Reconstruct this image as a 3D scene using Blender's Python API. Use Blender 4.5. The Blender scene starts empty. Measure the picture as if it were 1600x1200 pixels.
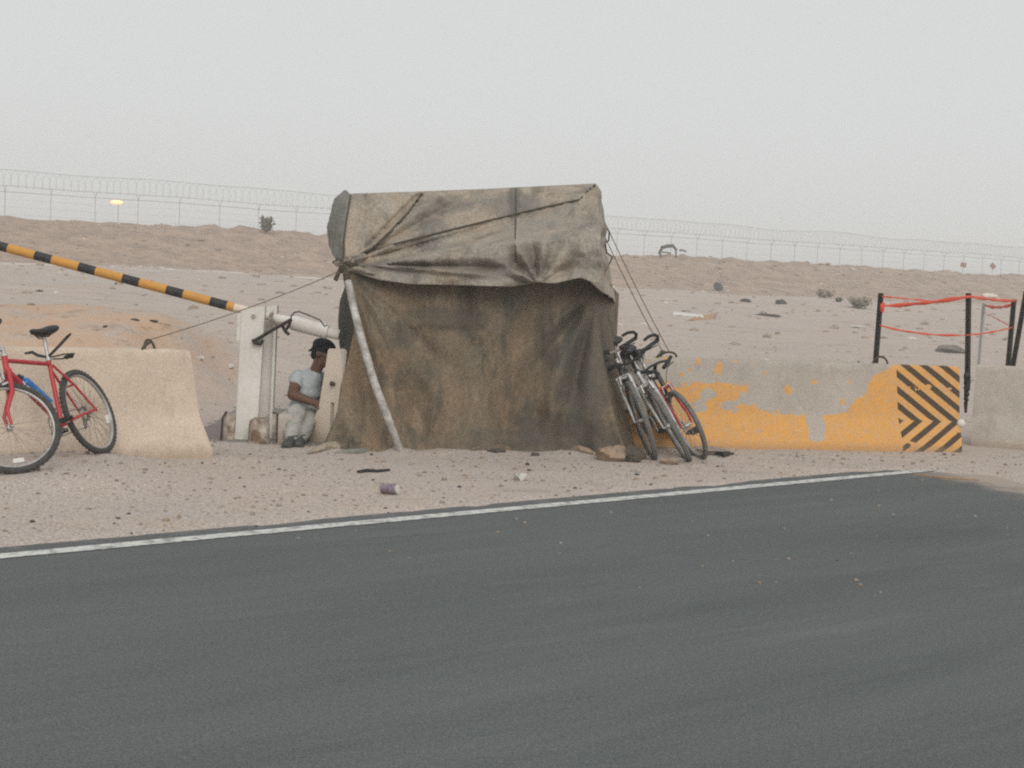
import bpy, bmesh, math, random
from math import sin, cos, pi, radians, sqrt, atan2, hypot
from mathutils import Vector, Matrix, noise
random.seed(7)
scene = bpy.context.scene
COL = scene.collection

# ------------------------------------------------------------------ camera
FPX = 2198.0            # focal length in pixels of a 1600 px wide frame
CAM_H = 1.43
ROLL = math.atan(0.044)
PITCH = math.atan(163 * cos(ROLL) / FPX)
_f = Vector((0, cos(PITCH), -sin(PITCH)))
_u0 = Vector((0, sin(PITCH), cos(PITCH)))
_x0 = Vector((1, 0, 0))
_r = cos(ROLL) * _x0 + sin(ROLL) * _u0
_u = -sin(ROLL) * _x0 + cos(ROLL) * _u0
_c = Vector((0, 0, CAM_H))
cam_d = bpy.data.cameras.new("camera"); cam = bpy.data.objects.new("camera", cam_d); COL.objects.link(cam)
cam.matrix_world = Matrix(((_r.x, _u.x, -_f.x, 0), (_r.y, _u.y, -_f.y, 0), (_r.z, _u.z, -_f.z, CAM_H), (0, 0, 0, 1)))
cam_d.sensor_width = 36.0; cam_d.lens = FPX / 1600 * 36.0
cam_d.clip_start = 0.05; cam_d.clip_end = 5000
scene.camera = cam

# ------------------------------------------------------------------ world, sun, exposure
SUN_EL, SUN_AZ = radians(38), radians(165)        # azimuth measured clockwise from +Y
world = bpy.data.worlds.new("World"); scene.world = world; world.use_nodes = True
wn = world.node_tree; wn.nodes.clear()
wo = wn.nodes.new('ShaderNodeOutputWorld'); wb = wn.nodes.new('ShaderNodeBackground')
sk = wn.nodes.new('ShaderNodeTexSky'); sk.sky_type = 'NISHITA'; sk.sun_disc = False
sk.sun_elevation = SUN_EL; sk.sun_rotation = SUN_AZ; sk.dust_density = 6; sk.air_density = 1.0; sk.ozone_density = 1.0
mx = wn.nodes.new('ShaderNodeMixRGB'); mx.inputs[0].default_value = 0.94
mx.inputs[2].default_value = (6.38, 6.52, 6.48, 1)      # the even grey dust overcast
wn.links.new(sk.outputs[0], mx.inputs[1]); wn.links.new(mx.outputs[0], wb.inputs[0])
wb.inputs[1].default_value = 0.10
wn.links.new(wb.outputs[0], wo.inputs[0])
sun_d = bpy.data.lights.new("sun", 'SUN'); sun_d.energy = 1.25; sun_d.angle = radians(35); sun_d.color = (1.0, 0.96, 0.91)
sun = bpy.data.objects.new("sun", sun_d); COL.objects.link(sun)
sd = Vector((sin(SUN_AZ) * cos(SUN_EL), cos(SUN_AZ) * cos(SUN_EL), sin(SUN_EL)))
sun.rotation_euler = sd.to_track_quat('Z', 'Y').to_euler()
scene.view_settings.view_transform = 'Standard'; scene.view_settings.look = 'None'
scene.view_settings.exposure = 0.18; scene.view_settings.gamma = 1.0
scene.render.engine = 'CYCLES'
scene.cycles.filter_width = 2.1
scene.cycles.max_bounces = 6; scene.cycles.volume_bounces = 1
scene.cycles.use_denoising = False

# ------------------------------------------------------------------ pixel <-> place
def ray(px, py): return _f + (px - 800) / FPX * _r - (py - 600) / FPX * _u
def P(px, py, Y):
    d = ray(px, py); return _c + d * (Y / d.y)
def G(px, py, z=0.0):
    d = ray(px, py); return _c + d * ((z - CAM_H) / d.z)
def proj(p):
    d = Vector(p) - _c; k = d.dot(_f)
    return 800 + FPX * d.dot(_r) / k, 600 - FPX * d.dot(_u) / k
def lerp(a, b, t): return a + (b - a) * t
def sstep(a, b, x):
    t = max(0.0, min(1.0, (x - a) / (b - a))); return t * t * (3 - 2 * t)
def pw(pts, x):
    if x <= pts[0][0]: return pts[0][1]
    for (a, ya), (b, yb) in zip(pts, pts[1:]):
        if x <= b: return ya + (yb - ya) * (x - a) / (b - a)
    return pts[-1][1]
def curve2(pts, t):
    """point at fraction t of a polyline, by x-fraction of its index length"""
    L = [0]
    for a, b in zip(pts, pts[1:]): L.append(L[-1] + hypot(b[0] - a[0], b[1] - a[1]))
    s = t * L[-1]
    for i in range(len(pts) - 1):
        if s <= L[i + 1] + 1e-9:
            k = (s - L[i]) / max(1e-9, L[i + 1] - L[i])
            return lerp(pts[i][0], pts[i + 1][0], k), lerp(pts[i][1], pts[i + 1][1], k)
    return pts[-1][0], pts[-1][1]
def nz(x, y, z=0.0): return noise.noise(Vector((x, y, z)))
def fbm(x, y, z=0.0, o=4):
    return noise.fractal(Vector((x, y, z)), 1.0, 2.0, o)

# ------------------------------------------------------------------ objects
def tag(o, label=None, cat=None, group=None, kind=None):
    if label: o['label'] = label
    if cat: o['category'] = cat
    if group: o['group'] = group
    if kind: o['kind'] = kind
    return o
def empty(name, loc=(0, 0, 0), rot=(0, 0, 0)):
    o = bpy.data.objects.new(name, None); o.empty_display_size = 0.2
    o.location = loc; o.rotation_euler = rot; COL.objects.link(o); return o

class MB:
    """collects shapes and links them as one mesh object"""
    def __init__(self): self.v = []; self.f = []; self.m = []; self.flat = False
    def add(self, vs, fs, mi=0):
        o = len(self.v); self.v += [tuple(p) for p in vs]
        self.f += [tuple(i + o for i in f) for f in fs]; self.m += [mi] * len(fs); return self
    def box(self, c, s, R=None, mi=0, bev=0.0):
        c = Vector(c); hx, hy, hz = s[0] / 2, s[1] / 2, s[2] / 2
        if bev <= 0:
            vs = [Vector((x, y, z)) for x in (-hx, hx) for y in (-hy, hy) for z in (-hz, hz)]
            fs = [(0, 1, 3, 2), (4, 6, 7, 5), (0, 4, 5, 1), (2, 3, 7, 6), (0, 2, 6, 4), (1, 5, 7, 3)]
        else:
            bm = bmesh.new(); bmesh.ops.create_cube(bm, size=1.0)
            for v in bm.verts: v.co = Vector((v.co.x * s[0], v.co.y * s[1], v.co.z * s[2]))
            bmesh.ops.bevel(bm, geom=list(bm.edges), offset=bev, segments=2, affect='EDGES', profile=0.5)
            bm.verts.index_update(); vs = [v.co.copy() for v in bm.verts]; fs = [tuple(v.index for v in f.verts) for f in bm.faces]; bm.free()
        if R is not None: vs = [R @ p for p in vs]
        return self.add([c + p for p in vs], fs, mi)
    def tube(self, pts, r, n=8, mi=0, cap=True, closed=False):
        pts = [Vector(p) for p in pts]; N = len(pts)
        rs = r if isinstance(r, (list, tuple)) else [r] * N
        vs = []; up = None
        for i, p in enumerate(pts):
            if closed: t = pts[(i + 1) % N] - pts[i - 1]
            else: t = pts[min(i + 1, N - 1)] - pts[max(i - 1, 0)]
            if t.length < 1e-9: t = Vector((0, 0, 1))
            t.normalize()
            if up is None: up = t.orthogonal().normalized()
            a = up - t * up.dot(t)
            a = a.normalized() if a.length > 1e-6 else t.orthogonal().normalized()
            up = a; b = t.cross(a)
            vs += [p + rs[i] * (cos(2 * pi * k / n) * a + sin(2 * pi * k / n) * b) for k in range(n)]
        fs = []
        for i in range(N if closed else N - 1):
            j = (i + 1) % N
            for k in range(n):
                q = (k + 1) % n; fs.append((i * n + k, i * n + q, j * n + q, j * n + k))
        if cap and not closed:
            fs.append(tuple(range(n - 1, -1, -1))); fs.append(tuple((N - 1) * n + k for k in range(n)))
        return self.add(vs, fs, mi)
    def ring(self, c, ax, R, r, n=40, m=8, mi=0, flat=1.0):
        ax = Vector(ax).normalized(); a = ax.orthogonal().normalized(); b = ax.cross(a); c = Vector(c); vs = []
        for i in range(n):
            d = cos(2 * pi * i / n) * a + sin(2 * pi * i / n) * b
            for k in range(m):
                w = 2 * pi * k / m; vs.append(c + d * (R + r * cos(w)) + ax * (r * flat * sin(w)))
        fs = [(i * m + k, ((i + 1) % n) * m + k, ((i + 1) % n) * m + (k + 1) % m, i * m + (k + 1) % m) for i in range(n) for k in range(m)]
        return self.add(vs, fs, mi)
    def ball(self, c, r, seg=12, rings=8, R=None, mi=0, rough=0.0, seed=0.0):
        c = Vector(c); r = Vector(r) if not isinstance(r, (int, float)) else Vector((r, r, r)); vs = []; fs = []
        for i in range(rings + 1):
            th = pi * i / rings
            for k in range(seg):
                ph = 2 * pi * k / seg; d = Vector((sin(th) * cos(ph), sin(th) * sin(ph), cos(th)))
                q = 1 + rough * noise.noise(d * 1.7 + Vector((seed, seed * 1.3, 0))) * 1.6
                p = Vector((d.x * r.x, d.y * r.y, d.z * r.z)) * q
                vs.append(c + (R @ p if R is not None else p))
        for i in range(rings):
            for k in range(seg):
                fs.append((i * seg + k, (i + 1) * seg + k, (i + 1) * seg + (k + 1) % seg, i * seg + (k + 1) % seg))
        return self.add(vs, fs, mi)
    def grid(self, fn, nu, nv, mi=0):
        vs = [fn(i / nu, j / nv) for j in range(nv + 1) for i in range(nu + 1)]
        fs = [(j * (nu + 1) + i, j * (nu + 1) + i + 1, (j + 1) * (nu + 1) + i + 1, (j + 1) * (nu + 1) + i) for j in range(nv) for i in range(nu)]
        return self.add(vs, fs, mi)
    def mesh(self, name):
        me = bpy.data.meshes.new(name); me.from_pydata(self.v, [], self.f)
        for p, i in zip(me.polygons, self.m): p.material_index = i
        me.validate(); me.update(); return me
    def build(self, name, mats, parent=None, smooth=True, world=False, angle=40):
        if parent is not None and world:
            inv = parent_matrix(parent).inverted(); self.v = [tuple(inv @ Vector(p)) for p in self.v]
        me = self.mesh(name)
        for m in (mats if isinstance(mats, (list, tuple)) else [mats]): me.materials.append(m)
        bm = bmesh.new(); bm.from_mesh(me)
        bmesh.ops.remove_doubles(bm, verts=bm.verts, dist=1e-6)
        bmesh.ops.recalc_face_normals(bm, faces=bm.faces); bm.to_mesh(me); bm.free()
        if smooth:
            me.polygons.foreach_set('use_smooth', [True] * len(me.polygons))
            try: me.set_sharp_from_angle(angle=radians(angle))
            except Exception: pass
        o = bpy.data.objects.new(name, me); COL.objects.link(o)
        if parent is not None: o.parent = parent
        return o
def parent_matrix(o):
    m = Matrix.LocRotScale(o.location, o.rotation_euler.to_quaternion(), o.scale)
    return (parent_matrix(o.parent) @ m) if o.parent else m
def solid(o, t, off=0.0):
    md = o.modifiers.new('thickness', 'SOLIDIFY'); md.thickness = t; md.offset = off
    dg = bpy.context.evaluated_depsgraph_get(); me = bpy.data.meshes.new_from_object(o.evaluated_get(dg))
    o.modifiers.clear(); o.data = me; return o
def remeshed(mb, name, mats, voxel, parent=None, smooth_it=6, world=True):
    o = mb.build(name, mats, parent, world=world)
    a = o.modifiers.new('r', 'REMESH'); a.mode = 'VOXEL'; a.voxel_size = voxel; a.use_smooth_shade = True
    b = o.modifiers.new('s', 'SMOOTH'); b.iterations = smooth_it; b.factor = 0.5
    bpy.context.view_layer.update()
    dg = bpy.context.evaluated_depsgraph_get(); me = bpy.data.meshes.new_from_object(o.evaluated_get(dg))
    o.modifiers.clear(); o.data = me; me.polygons.foreach_set('use_smooth', [True] * len(me.polygons)); return o

# ------------------------------------------------------------------ materials
class NT:
    def __init__(self, name):
        self.mat = bpy.data.materials.new(name); self.mat.use_nodes = True; self.t = self.mat.node_tree; self.t.nodes.clear()
        self.out = self.t.nodes.new('ShaderNodeOutputMaterial'); self.b = self.t.nodes.new('ShaderNodeBsdfPrincipled')
        self.t.links.new(self.b.outputs[0], self.out.inputs[0]); self.co = self.t.nodes.new('ShaderNodeTexCoord').outputs['Object']
    def put(self, s, v):
        if hasattr(v, 'links') or isinstance(v, bpy.types.NodeSocket): self.t.links.new(v, s)
        else: s.default_value = (*v, 1) if isinstance(v, (tuple, list)) and len(v) == 3 and s.type == 'RGBA' else v
    def map(self, sc=(1, 1, 1), rot=(0, 0, 0), loc=(0, 0, 0)):
        n = self.t.nodes.new('ShaderNodeMapping'); self.t.links.new(self.co, n.inputs[0])
        n.inputs['Scale'].default_value = sc; n.inputs['Rotation'].default_value = rot; n.inputs['Location'].default_value = loc; return n.outputs[0]
    def along(self, rot, sc, loc=(0, 0, 0)):
        n = self.t.nodes.new('ShaderNodeMapping'); n.vector_type = 'TEXTURE'; self.t.links.new(self.co, n.inputs[0])
        n.inputs['Scale'].default_value = sc; n.inputs['Rotation'].default_value = (0, 0, rot); n.inputs['Location'].default_value = loc; return n.outputs[0]
    def noise(self, scale, vec=None, detail=5, rough=0.6, dist=0.0):
        n = self.t.nodes.new('ShaderNodeTexNoise'); self.t.links.new(vec or self.co, n.inputs['Vector'])
        n.inputs['Scale'].default_value = scale; n.inputs['Detail'].default_value = detail
        n.inputs['Roughness'].default_value = rough; n.inputs['Distortion'].default_value = dist; return n.outputs[0]
    def voro(self, scale, vec=None, feat='F1'):
        n = self.t.nodes.new('ShaderNodeTexVoronoi'); n.feature = feat; self.t.links.new(vec or self.co, n.inputs['Vector'])
        n.inputs['Scale'].default_value = scale; return n
    def ramp(self, fac, stops):
        n = self.t.nodes.new('ShaderNodeValToRGB'); self.put(n.inputs[0], fac); e = n.color_ramp.elements
        while len(e) < len(stops): e.new(0.5)
        for k, (p, c) in enumerate(stops):
            e[k].position = p; e[k].color = (*c, 1) if isinstance(c, (tuple, list)) else (c, c, c, 1)
        return n.outputs[0]
    def mix(self, f, a, b, mode='MIX'):
        n = self.t.nodes.new('ShaderNodeMixRGB'); n.blend_type = mode
        self.put(n.inputs[0], f); self.put(n.inputs[1], a); self.put(n.inputs[2], b); return n.outputs[0]
    def m(self, op, a, b=0.0, c=0.0, clamp=False):
        n = self.t.nodes.new('ShaderNodeMath'); n.operation = op; n.use_clamp = clamp
        self.put(n.inputs[0], a); self.put(n.inputs[1], b)
        if op in ('MULTIPLY_ADD', 'SMOOTH_MIN', 'SMOOTH_MAX'): self.put(n.inputs[2], c)
        return n.outputs[0]
    def step(self, x, a, b):
        n = self.t.nodes.new('ShaderNodeMapRange'); n.interpolation_type = 'SMOOTHSTEP'; self.put(n.inputs[0], x)
        n.inputs[1].default_value = a; n.inputs[2].default_value = b; return n.outputs[0]
    def xyz(self, vec=None):
        n = self.t.nodes.new('ShaderNodeSeparateXYZ'); self.t.links.new(vec or self.co, n.inputs[0]); return n.outputs
    def finish(self, col, rough=0.85, bump=None, strength=0.3, dist=0.01, metal=0.0, spec=0.3):
        self.put(self.b.inputs['Base Color'], col); self.put(self.b.inputs['Roughness'], rough)
        self.b.inputs['Metallic'].default_value = metal; self.b.inputs['Specular IOR Level'].default_value = spec
        if bump is not None:
            n = self.t.nodes.new('ShaderNodeBump'); n.inputs['Strength'].default_value = strength; n.inputs['Distance'].default_value = dist
            self.t.links.new(bump, n.inputs['Height']); self.t.links.new(n.outputs[0], self.b.inputs['Normal'])
        return self.mat
def simple(name, c1, c2=None, scale=8, rough=0.7, metal=0.0, bump=0.15, bscale=80, fine=0.25, spec=0.3):
    t = NT(name); c2 = c2 or tuple(x * 0.7 for x in c1)
    n1 = t.noise(scale, detail=6); col = t.mix(t.ramp(n1, [(0.35, 0.0), (0.65, 1.0)]), c1, c2)
    n2 = t.noise(bscale, detail=4); col = t.mix(fine, col, t.ramp(n2, [(0.3, (0.25, 0.25, 0.25)), (0.7, (0.75, 0.75, 0.75))]), 'OVERLAY')
    return t.finish(col, rough, n2, bump, 0.004, metal, spec)

def sand_mat():
    t = NT('sand')
    a = t.noise(0.35, detail=5); b = t.noise(2.3, detail=6, rough=0.65); c = t.noise(28, detail=5, rough=0.7); d = t.noise(150, detail=3)
    col = t.mix(t.ramp(a, [(0.38, 0.0), (0.62, 1.0)]), (0.478, 0.405, 0.355), (0.448, 0.392, 0.350))
    col = t.mix(t.ramp(b, [(0.55, 0.0), (0.72, 0.55)]), col, (0.45, 0.325, 0.235))
    col = t.mix(t.ramp(t.noise(1.1, t.map((0.5, 1.6, 1), loc=(3, 7, 0)), 6), [(0.56, 0.0), (0.7, 0.5)]), col, (0.30, 0.27, 0.24))
    col = t.mix(t.ramp(c, [(0.56, 0.0), (0.72, 0.55)]), col, (0.20, 0.165, 0.14))
    col = t.mix(t.ramp(t.noise(40, detail=3), [(0.62, 0.0), (0.72, 0.6)]), col, (0.56, 0.50, 0.43))
    col = t.mix(0.5, col, t.ramp(d, [(0.3, (0.3, 0.3, 0.3)), (0.7, (0.7, 0.7, 0.7))]), 'OVERLAY')
    col = t.mix(0.8, col, t.ramp(t.noise(62, detail=2, rough=0.6), [(0.3, (0.30, 0.30, 0.31)), (0.7, (0.70, 0.70, 0.69))]), 'OVERLAY')
    # pale litter and salt line along the foot of the berm, rusty earth of the bank behind the left barrier
    x, y, z = t.xyz()
    w = t.m('SUBTRACT', t.m('MULTIPLY', t.m('ADD', x, 29.1), 0.546), t.m('MULTIPLY', t.m('SUBTRACT', y, 80.0), 0.838))
    berm = t.m('SUBTRACT', 1.0, t.step(w, 16.0, 24.0))
    streak = t.noise(0.55, t.map((0.45, 1.9, 1), (0, 0, radians(20)), (1, 5, 0)), 8, 0.75)
    farz = t.step(y, 13.5, 17.0)
    col = t.mix(t.m('MULTIPLY', farz, t.ramp(streak, [(0.50, 0.0), (0.68, 0.55)])), col, (0.39, 0.285, 0.21))
    col = t.mix(t.m('MULTIPLY', farz, t.ramp(t.noise(3.0, t.map((0.3, 2.2, 1), (0, 0, radians(15)), (7, 1, 0)), 6, 0.75), [(0.56, 0.0), (0.70, 0.7)])), col, (0.25, 0.205, 0.17))
    col = t.mix(t.m('MULTIPLY', berm, 0.85), col, t.mix(t.ramp(t.noise(0.8, detail=8, rough=0.75), [(0.38, 0.0), (0.62, 1.0)]), (0.42, 0.305, 0.225), (0.245, 0.18, 0.14)))
    col = t.mix(t.m('MULTIPLY', berm, t.ramp(t.noise(1.9, detail=7, rough=0.8), [(0.54, 0.0), (0.66, 0.75)])), col, (0.17, 0.13, 0.105))
    pale = t.m('MULTIPLY', t.m('SUBTRACT', 1.0, t.step(t.m('ABSOLUTE', t.m('SUBTRACT', w, 23.0)), 1.5, 4.5)), t.ramp(t.noise(0.28, t.map((1, 1, 1), loc=(2, 4, 0)), 8, 0.8), [(0.49, 0.0), (0.60, 0.9)]))
    pale = t.m('MULTIPLY', pale, t.m('SUBTRACT', 1.0, t.step(x, -6.0, 8.0)))
    col = t.mix(pale, col, (0.72, 0.68, 0.62))
    bank = t.m('MULTIPLY', t.m('SUBTRACT', 1.0, t.step(t.m('ADD', x, t.m('MULTIPLY', a, 1.2)), -3.6, -2.0)), t.m('MULTIPLY', t.step(y, 12.5, 14.0), t.m('SUBTRACT', 1.0, t.step(y, 16.6, 18.0))))
    col = t.mix(t.m('MULTIPLY', bank, t.ramp(t.noise(1.3, t.map((1, 1, 3)), 8, 0.75), [(0.40, 0.1), (0.62, 1.0)])), col, (0.52, 0.345, 0.225))
    col = t.mix(t.m('MULTIPLY', bank, t.ramp(t.noise(3.4, t.map((0.7, 1, 2.5), loc=(3, 1, 4)), 7, 0.75), [(0.55, 0.0), (0.66, 0.8)])), col, (0.27, 0.175, 0.115))
    h = t.m('ADD', t.m('MULTIPLY', c, 0.8), t.m('MULTIPLY', d, 0.35))
    return t.finish(col, 0.95, h, 0.55, 0.02, spec=0.1)
def asphalt_mat():
    t = NT('asphalt')
    st = t.along(radians(39), (4.0, 0.6, 1))
    a = t.noise(0.9, st, 6, 0.65); b = t.noise(6, st, 5, 0.7); c = t.noise(220, detail=3); g = t.voro(170)
    col = t.mix(t.ramp(a, [(0.3, 0.0), (0.7, 1.0)]), (0.094, 0.102, 0.104), (0.134, 0.143, 0.144))
    col = t.mix(t.ramp(b, [(0.57, 0.0), (0.75, 0.6)]), col, (0.082, 0.086, 0.086))
    col = t.mix(t.ramp(t.noise(2.2, t.along(radians(34), (5.0, 0.55, 1), (5, 2, 0)), 6, 0.7), [(0.54, 0.0), (0.72, 0.5)]), col, (0.165, 0.172, 0.170))
    col = t.mix(t.ramp(t.noise(0.7, t.map((1, 1, 1), loc=(9, 2, 0)), 7, 0.7), [(0.42, 0.0), (0.66, 0.55)]), col, (0.118, 0.123, 0.122))
    col = t.mix(0.55, col, t.ramp(t.noise(85, detail=2, rough=0.7), [(0.3, (0.27, 0.28, 0.29)), (0.7, (0.73, 0.72, 0.71))]), 'OVERLAY')
    # short dark scuffs
    s = t.noise(2.2, t.along(radians(12), (1.1, 0.22, 1), (2, 9, 0)), 4, 0.6)
    col = t.mix(t.ramp(s, [(0.67, 0.0), (0.80, 0.5)]), col, (0.065, 0.068, 0.068))
    col = t.mix(t.ramp(t.noise(38, detail=4, rough=0.8), [(0.52, 0.0), (0.72, 0.65)]), col, (0.185, 0.185, 0.18))
    col = t.mix(0.9, col, t.ramp(c, [(0.3, (0.25, 0.25, 0.25)), (0.7, (0.75, 0.75, 0.75))]), 'OVERLAY')
    col = t.mix(t.ramp(t.noise(75, detail=2), [(0.70, 0.0), (0.76, 0.7)]), col, (0.30, 0.28, 0.25))
    # blown sand by the edge of the road
    x, y, z = t.xyz()
    e = t.m('ADD', t.m('SUBTRACT', t.m('MULTIPLY', t.m('ADD', x, 2.44), 0.6435), t.m('MULTIPLY', t.m('SUBTRACT', y, 6.72), 0.7655)), t.m('MULTIPLY', t.m('SUBTRACT', t.noise(5, detail=6, rough=0.7), 0.5), 0.9))
    col = t.mix(t.m('SUBTRACT', 1.0, t.step(e, -0.34, -0.05)), col, t.mix(0.45, col, (0.36, 0.31, 0.27)))
    corner = t.m('ADD', t.m('ADD', t.m('MULTIPLY', t.m('SUBTRACT', x, 3.55), 1.0), t.m('MULTIPLY', t.m('SUBTRACT', y, 11.2), 0.45)), t.m('MULTIPLY', t.m('SUBTRACT', t.noise(3, detail=6, rough=0.7), 0.5), 1.3))
    col = t.mix(t.step(corner, -0.35, 0.35), col, (0.37, 0.31, 0.262))
    return t.finish(col, 0.93, g.outputs['Distance'], 0.35, 0.006, spec=0.12)
def line_mat():
    t = NT('road_paint'); n = t.noise(14, detail=6, rough=0.7); f = t.noise(160, detail=3)
    col = t.mix(t.ramp(n, [(0.38, 0.0), (0.54, 1.0)]), (0.25, 0.25, 0.245), (0.60, 0.60, 0.575))
    col = t.mix(t.ramp(t.noise(3.0, detail=7, rough=0.8), [(0.56, 0.0), (0.70, 0.75)]), col, (0.28, 0.27, 0.255))
    col = t.mix(0.3, col, t.ramp(f, [(0.3, (0.25, 0.25, 0.25)), (0.7, (0.75, 0.75, 0.75))]), 'OVERLAY')
    x, y, z = t.xyz()
    col = t.mix(t.step(t.m('ADD', x, t.m('MULTIPLY', n, 1.4)), 3.9, 4.7), col, (0.37, 0.31, 0.262))
    return t.finish(col, 0.8, f, 0.2, 0.003)
def canvas_mat(name, base, light, dark, tan, stain, marks=(), bump=0.5, rough=0.92, spec=0.12):
    t = NT(name)
    a = t.noise(1.5, t.map((1.0, 1.0, 0.7), loc=(4, 1, 2)), 7, 0.66, 0.6); b = t.noise(4.2, t.map((1.6, 1.6, 0.55), (0, radians(24), 0)), 6, 0.65); c = t.noise(17, detail=5, rough=0.7); d = t.noise(260, detail=2)
    col = t.mix(t.ramp(a, [(0.36, 0.0), (0.62, 1.0)]), base, tan)
    col = t.mix(t.ramp(b, [(0.50, 0.0), (0.72, 0.8)]), col, light)
    col = t.mix(t.ramp(t.noise(2.4, t.map((1.3, 1.3, 0.5), (0, radians(-16), 0), (8, 3, 1)), 7, 0.7, 0.4), [(0.50, 0.0), (0.68, 0.85)]), col, dark)
    col = t.mix(t.ramp(c, [(0.55, 0.0), (0.75, 0.5)]), col, stain)
    col = t.mix(0.6, col, t.ramp(t.noise(52, detail=2, rough=0.7), [(0.3, (0.28, 0.29, 0.29)), (0.7, (0.72, 0.71, 0.71))]), 'OVERLAY')
    x, y, z = t.xyz()
    for (cx, cz, rx, rz, amt, colr) in marks:          # stains and broader darker areas with noisy edges, at set centres
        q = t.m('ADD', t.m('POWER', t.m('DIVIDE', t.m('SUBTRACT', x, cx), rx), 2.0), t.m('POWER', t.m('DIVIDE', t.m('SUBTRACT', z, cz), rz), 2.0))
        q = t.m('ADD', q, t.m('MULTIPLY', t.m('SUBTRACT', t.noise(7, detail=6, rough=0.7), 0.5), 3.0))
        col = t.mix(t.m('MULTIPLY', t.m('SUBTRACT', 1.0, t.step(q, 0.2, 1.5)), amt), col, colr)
    col = t.mix(0.45, col, t.ramp(d, [(0.3, (0.3, 0.3, 0.3)), (0.7, (0.7, 0.7, 0.7))]), 'OVERLAY')
    h = t.m('ADD', t.m('MULTIPLY', b, 1.0), t.m('ADD', t.m('MULTIPLY', c, 0.35), t.m('MULTIPLY', d, 0.05)))
    return t.finish(col, rough, h, bump, 0.02, spec=spec)
def concrete_mat(name, c1, c2, c3, scale=2.0, spots=0.5):
    t = NT(name)
    a = t.noise(scale, detail=7, rough=0.65); b = t.noise(9, t.map((1, 1, 0.45)), 6, 0.7); c = t.noise(120, detail=3)
    col = t.mix(t.ramp(a, [(0.36, 0.0), (0.64, 1.0)]), c1, c2)
    col = t.mix(t.ramp(b, [(0.54, 0.0), (0.75, spots)]), col, c3)
    x, y, z = t.xyz()
    low = t.m('SUBTRACT', 1.0, t.step(t.m('ADD', z, t.m('MULTIPLY', t.m('SUBTRACT', b, 0.5), 0.25)), 0.02, 0.17))
    col = t.mix(t.m('MULTIPLY', low, 0.55), col, (0.36, 0.27, 0.20))          # earth splashed on the foot
    col = t.mix(t.ramp(t.noise(3.1, t.map((1.2, 1, 0.35), loc=(6, 2, 1)), 7, 0.75), [(0.55, 0.0), (0.70, 0.45)]), col, tuple(k * 0.72 for k in c3))
    col = t.mix(t.ramp(t.noise(5.0, t.map((0.5, 1, 3.0), loc=(1, 5, 2)), 6, 0.75), [(0.60, 0.0), (0.72, 0.35)]), col, tuple(min(0.8, k * 1.2) for k in c1))
    col = t.mix(0.30, col, t.ramp(t.noise(58, detail=2), [(0.3, (0.33, 0.33, 0.34)), (0.7, (0.67, 0.67, 0.66))]), 'OVERLAY')
    col = t.mix(0.4, col, t.ramp(c, [(0.3, (0.3, 0.3, 0.3)), (0.7, (0.7, 0.7, 0.7))]), 'OVERLAY')
    col = t.mix(t.ramp(t.noise(30, detail=2), [(0.72, 0.0), (0.78, 0.7)]), col, tuple(k * 0.5 for k in c3))
    return t.finish(col, 0.9, t.m('ADD', c, t.m('MULTIPLY', b, 0.6)), 0.35, 0.008, spec=0.15)

MAT_SAND = sand_mat(); MAT_ASPH = asphalt_mat(); MAT_LINE = line_mat()
MAT_TAN = concrete_mat('tan_concrete', (0.60, 0.495, 0.395), (0.53, 0.435, 0.345), (0.44, 0.35, 0.28))
MAT_PALE = concrete_mat('pale_concrete', (0.74, 0.64, 0.54), (0.66, 0.56, 0.46), (0.58, 0.40, 0.28))
MAT_GREY = concrete_mat('grey_concrete', (0.47, 0.42, 0.365), (0.41, 0.37, 0.325), (0.335, 0.295, 0.255))
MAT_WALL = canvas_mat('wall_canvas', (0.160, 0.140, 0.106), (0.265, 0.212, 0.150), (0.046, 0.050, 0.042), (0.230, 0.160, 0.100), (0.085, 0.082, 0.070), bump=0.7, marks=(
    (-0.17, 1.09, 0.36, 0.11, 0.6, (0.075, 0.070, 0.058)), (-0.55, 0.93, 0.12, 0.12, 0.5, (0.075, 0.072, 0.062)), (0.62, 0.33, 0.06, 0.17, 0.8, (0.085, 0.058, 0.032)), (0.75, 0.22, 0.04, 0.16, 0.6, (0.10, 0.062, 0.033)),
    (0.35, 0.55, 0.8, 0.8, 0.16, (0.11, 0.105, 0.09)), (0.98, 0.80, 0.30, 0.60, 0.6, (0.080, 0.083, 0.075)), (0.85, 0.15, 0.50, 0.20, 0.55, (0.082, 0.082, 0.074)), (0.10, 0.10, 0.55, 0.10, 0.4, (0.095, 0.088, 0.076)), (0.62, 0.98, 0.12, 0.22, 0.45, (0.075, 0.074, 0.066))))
MAT_TARP = canvas_mat('roof_canvas', (0.245, 0.228, 0.190), (0.40, 0.358, 0.300), (0.088, 0.086, 0.076), (0.365, 0.285, 0.21), (0.160, 0.147, 0.125), bump=0.8, rough=0.60, spec=0.4, marks=(
    (0.31, 2.08, 0.22, 0.13, 0.6, (0.115, 0.112, 0.105)), (0.30, 2.12, 0.06, 0.20, 0.5, (0.07, 0.07, 0.064)), (-0.30, 2.06, 0.26, 0.10, 0.55, (0.125, 0.118, 0.105)), (-0.50, 1.92, 0.20, 0.12, 0.5, (0.13, 0.122, 0.11)),
    (0.02, 1.52, 0.40, 0.10, 0.5, (0.125, 0.113, 0.095)), (-0.62, 1.50, 0.30, 0.06, 0.5, (0.12, 0.11, 0.092)), (0.45, 1.60, 0.16, 0.14, 0.5, (0.14, 0.12, 0.10))))
MAT_LEFT = simple('dark_canvas', (0.035, 0.038, 0.030), (0.055, 0.055, 0.043), 3, 0.9, bump=0.3, bscale=60)
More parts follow.
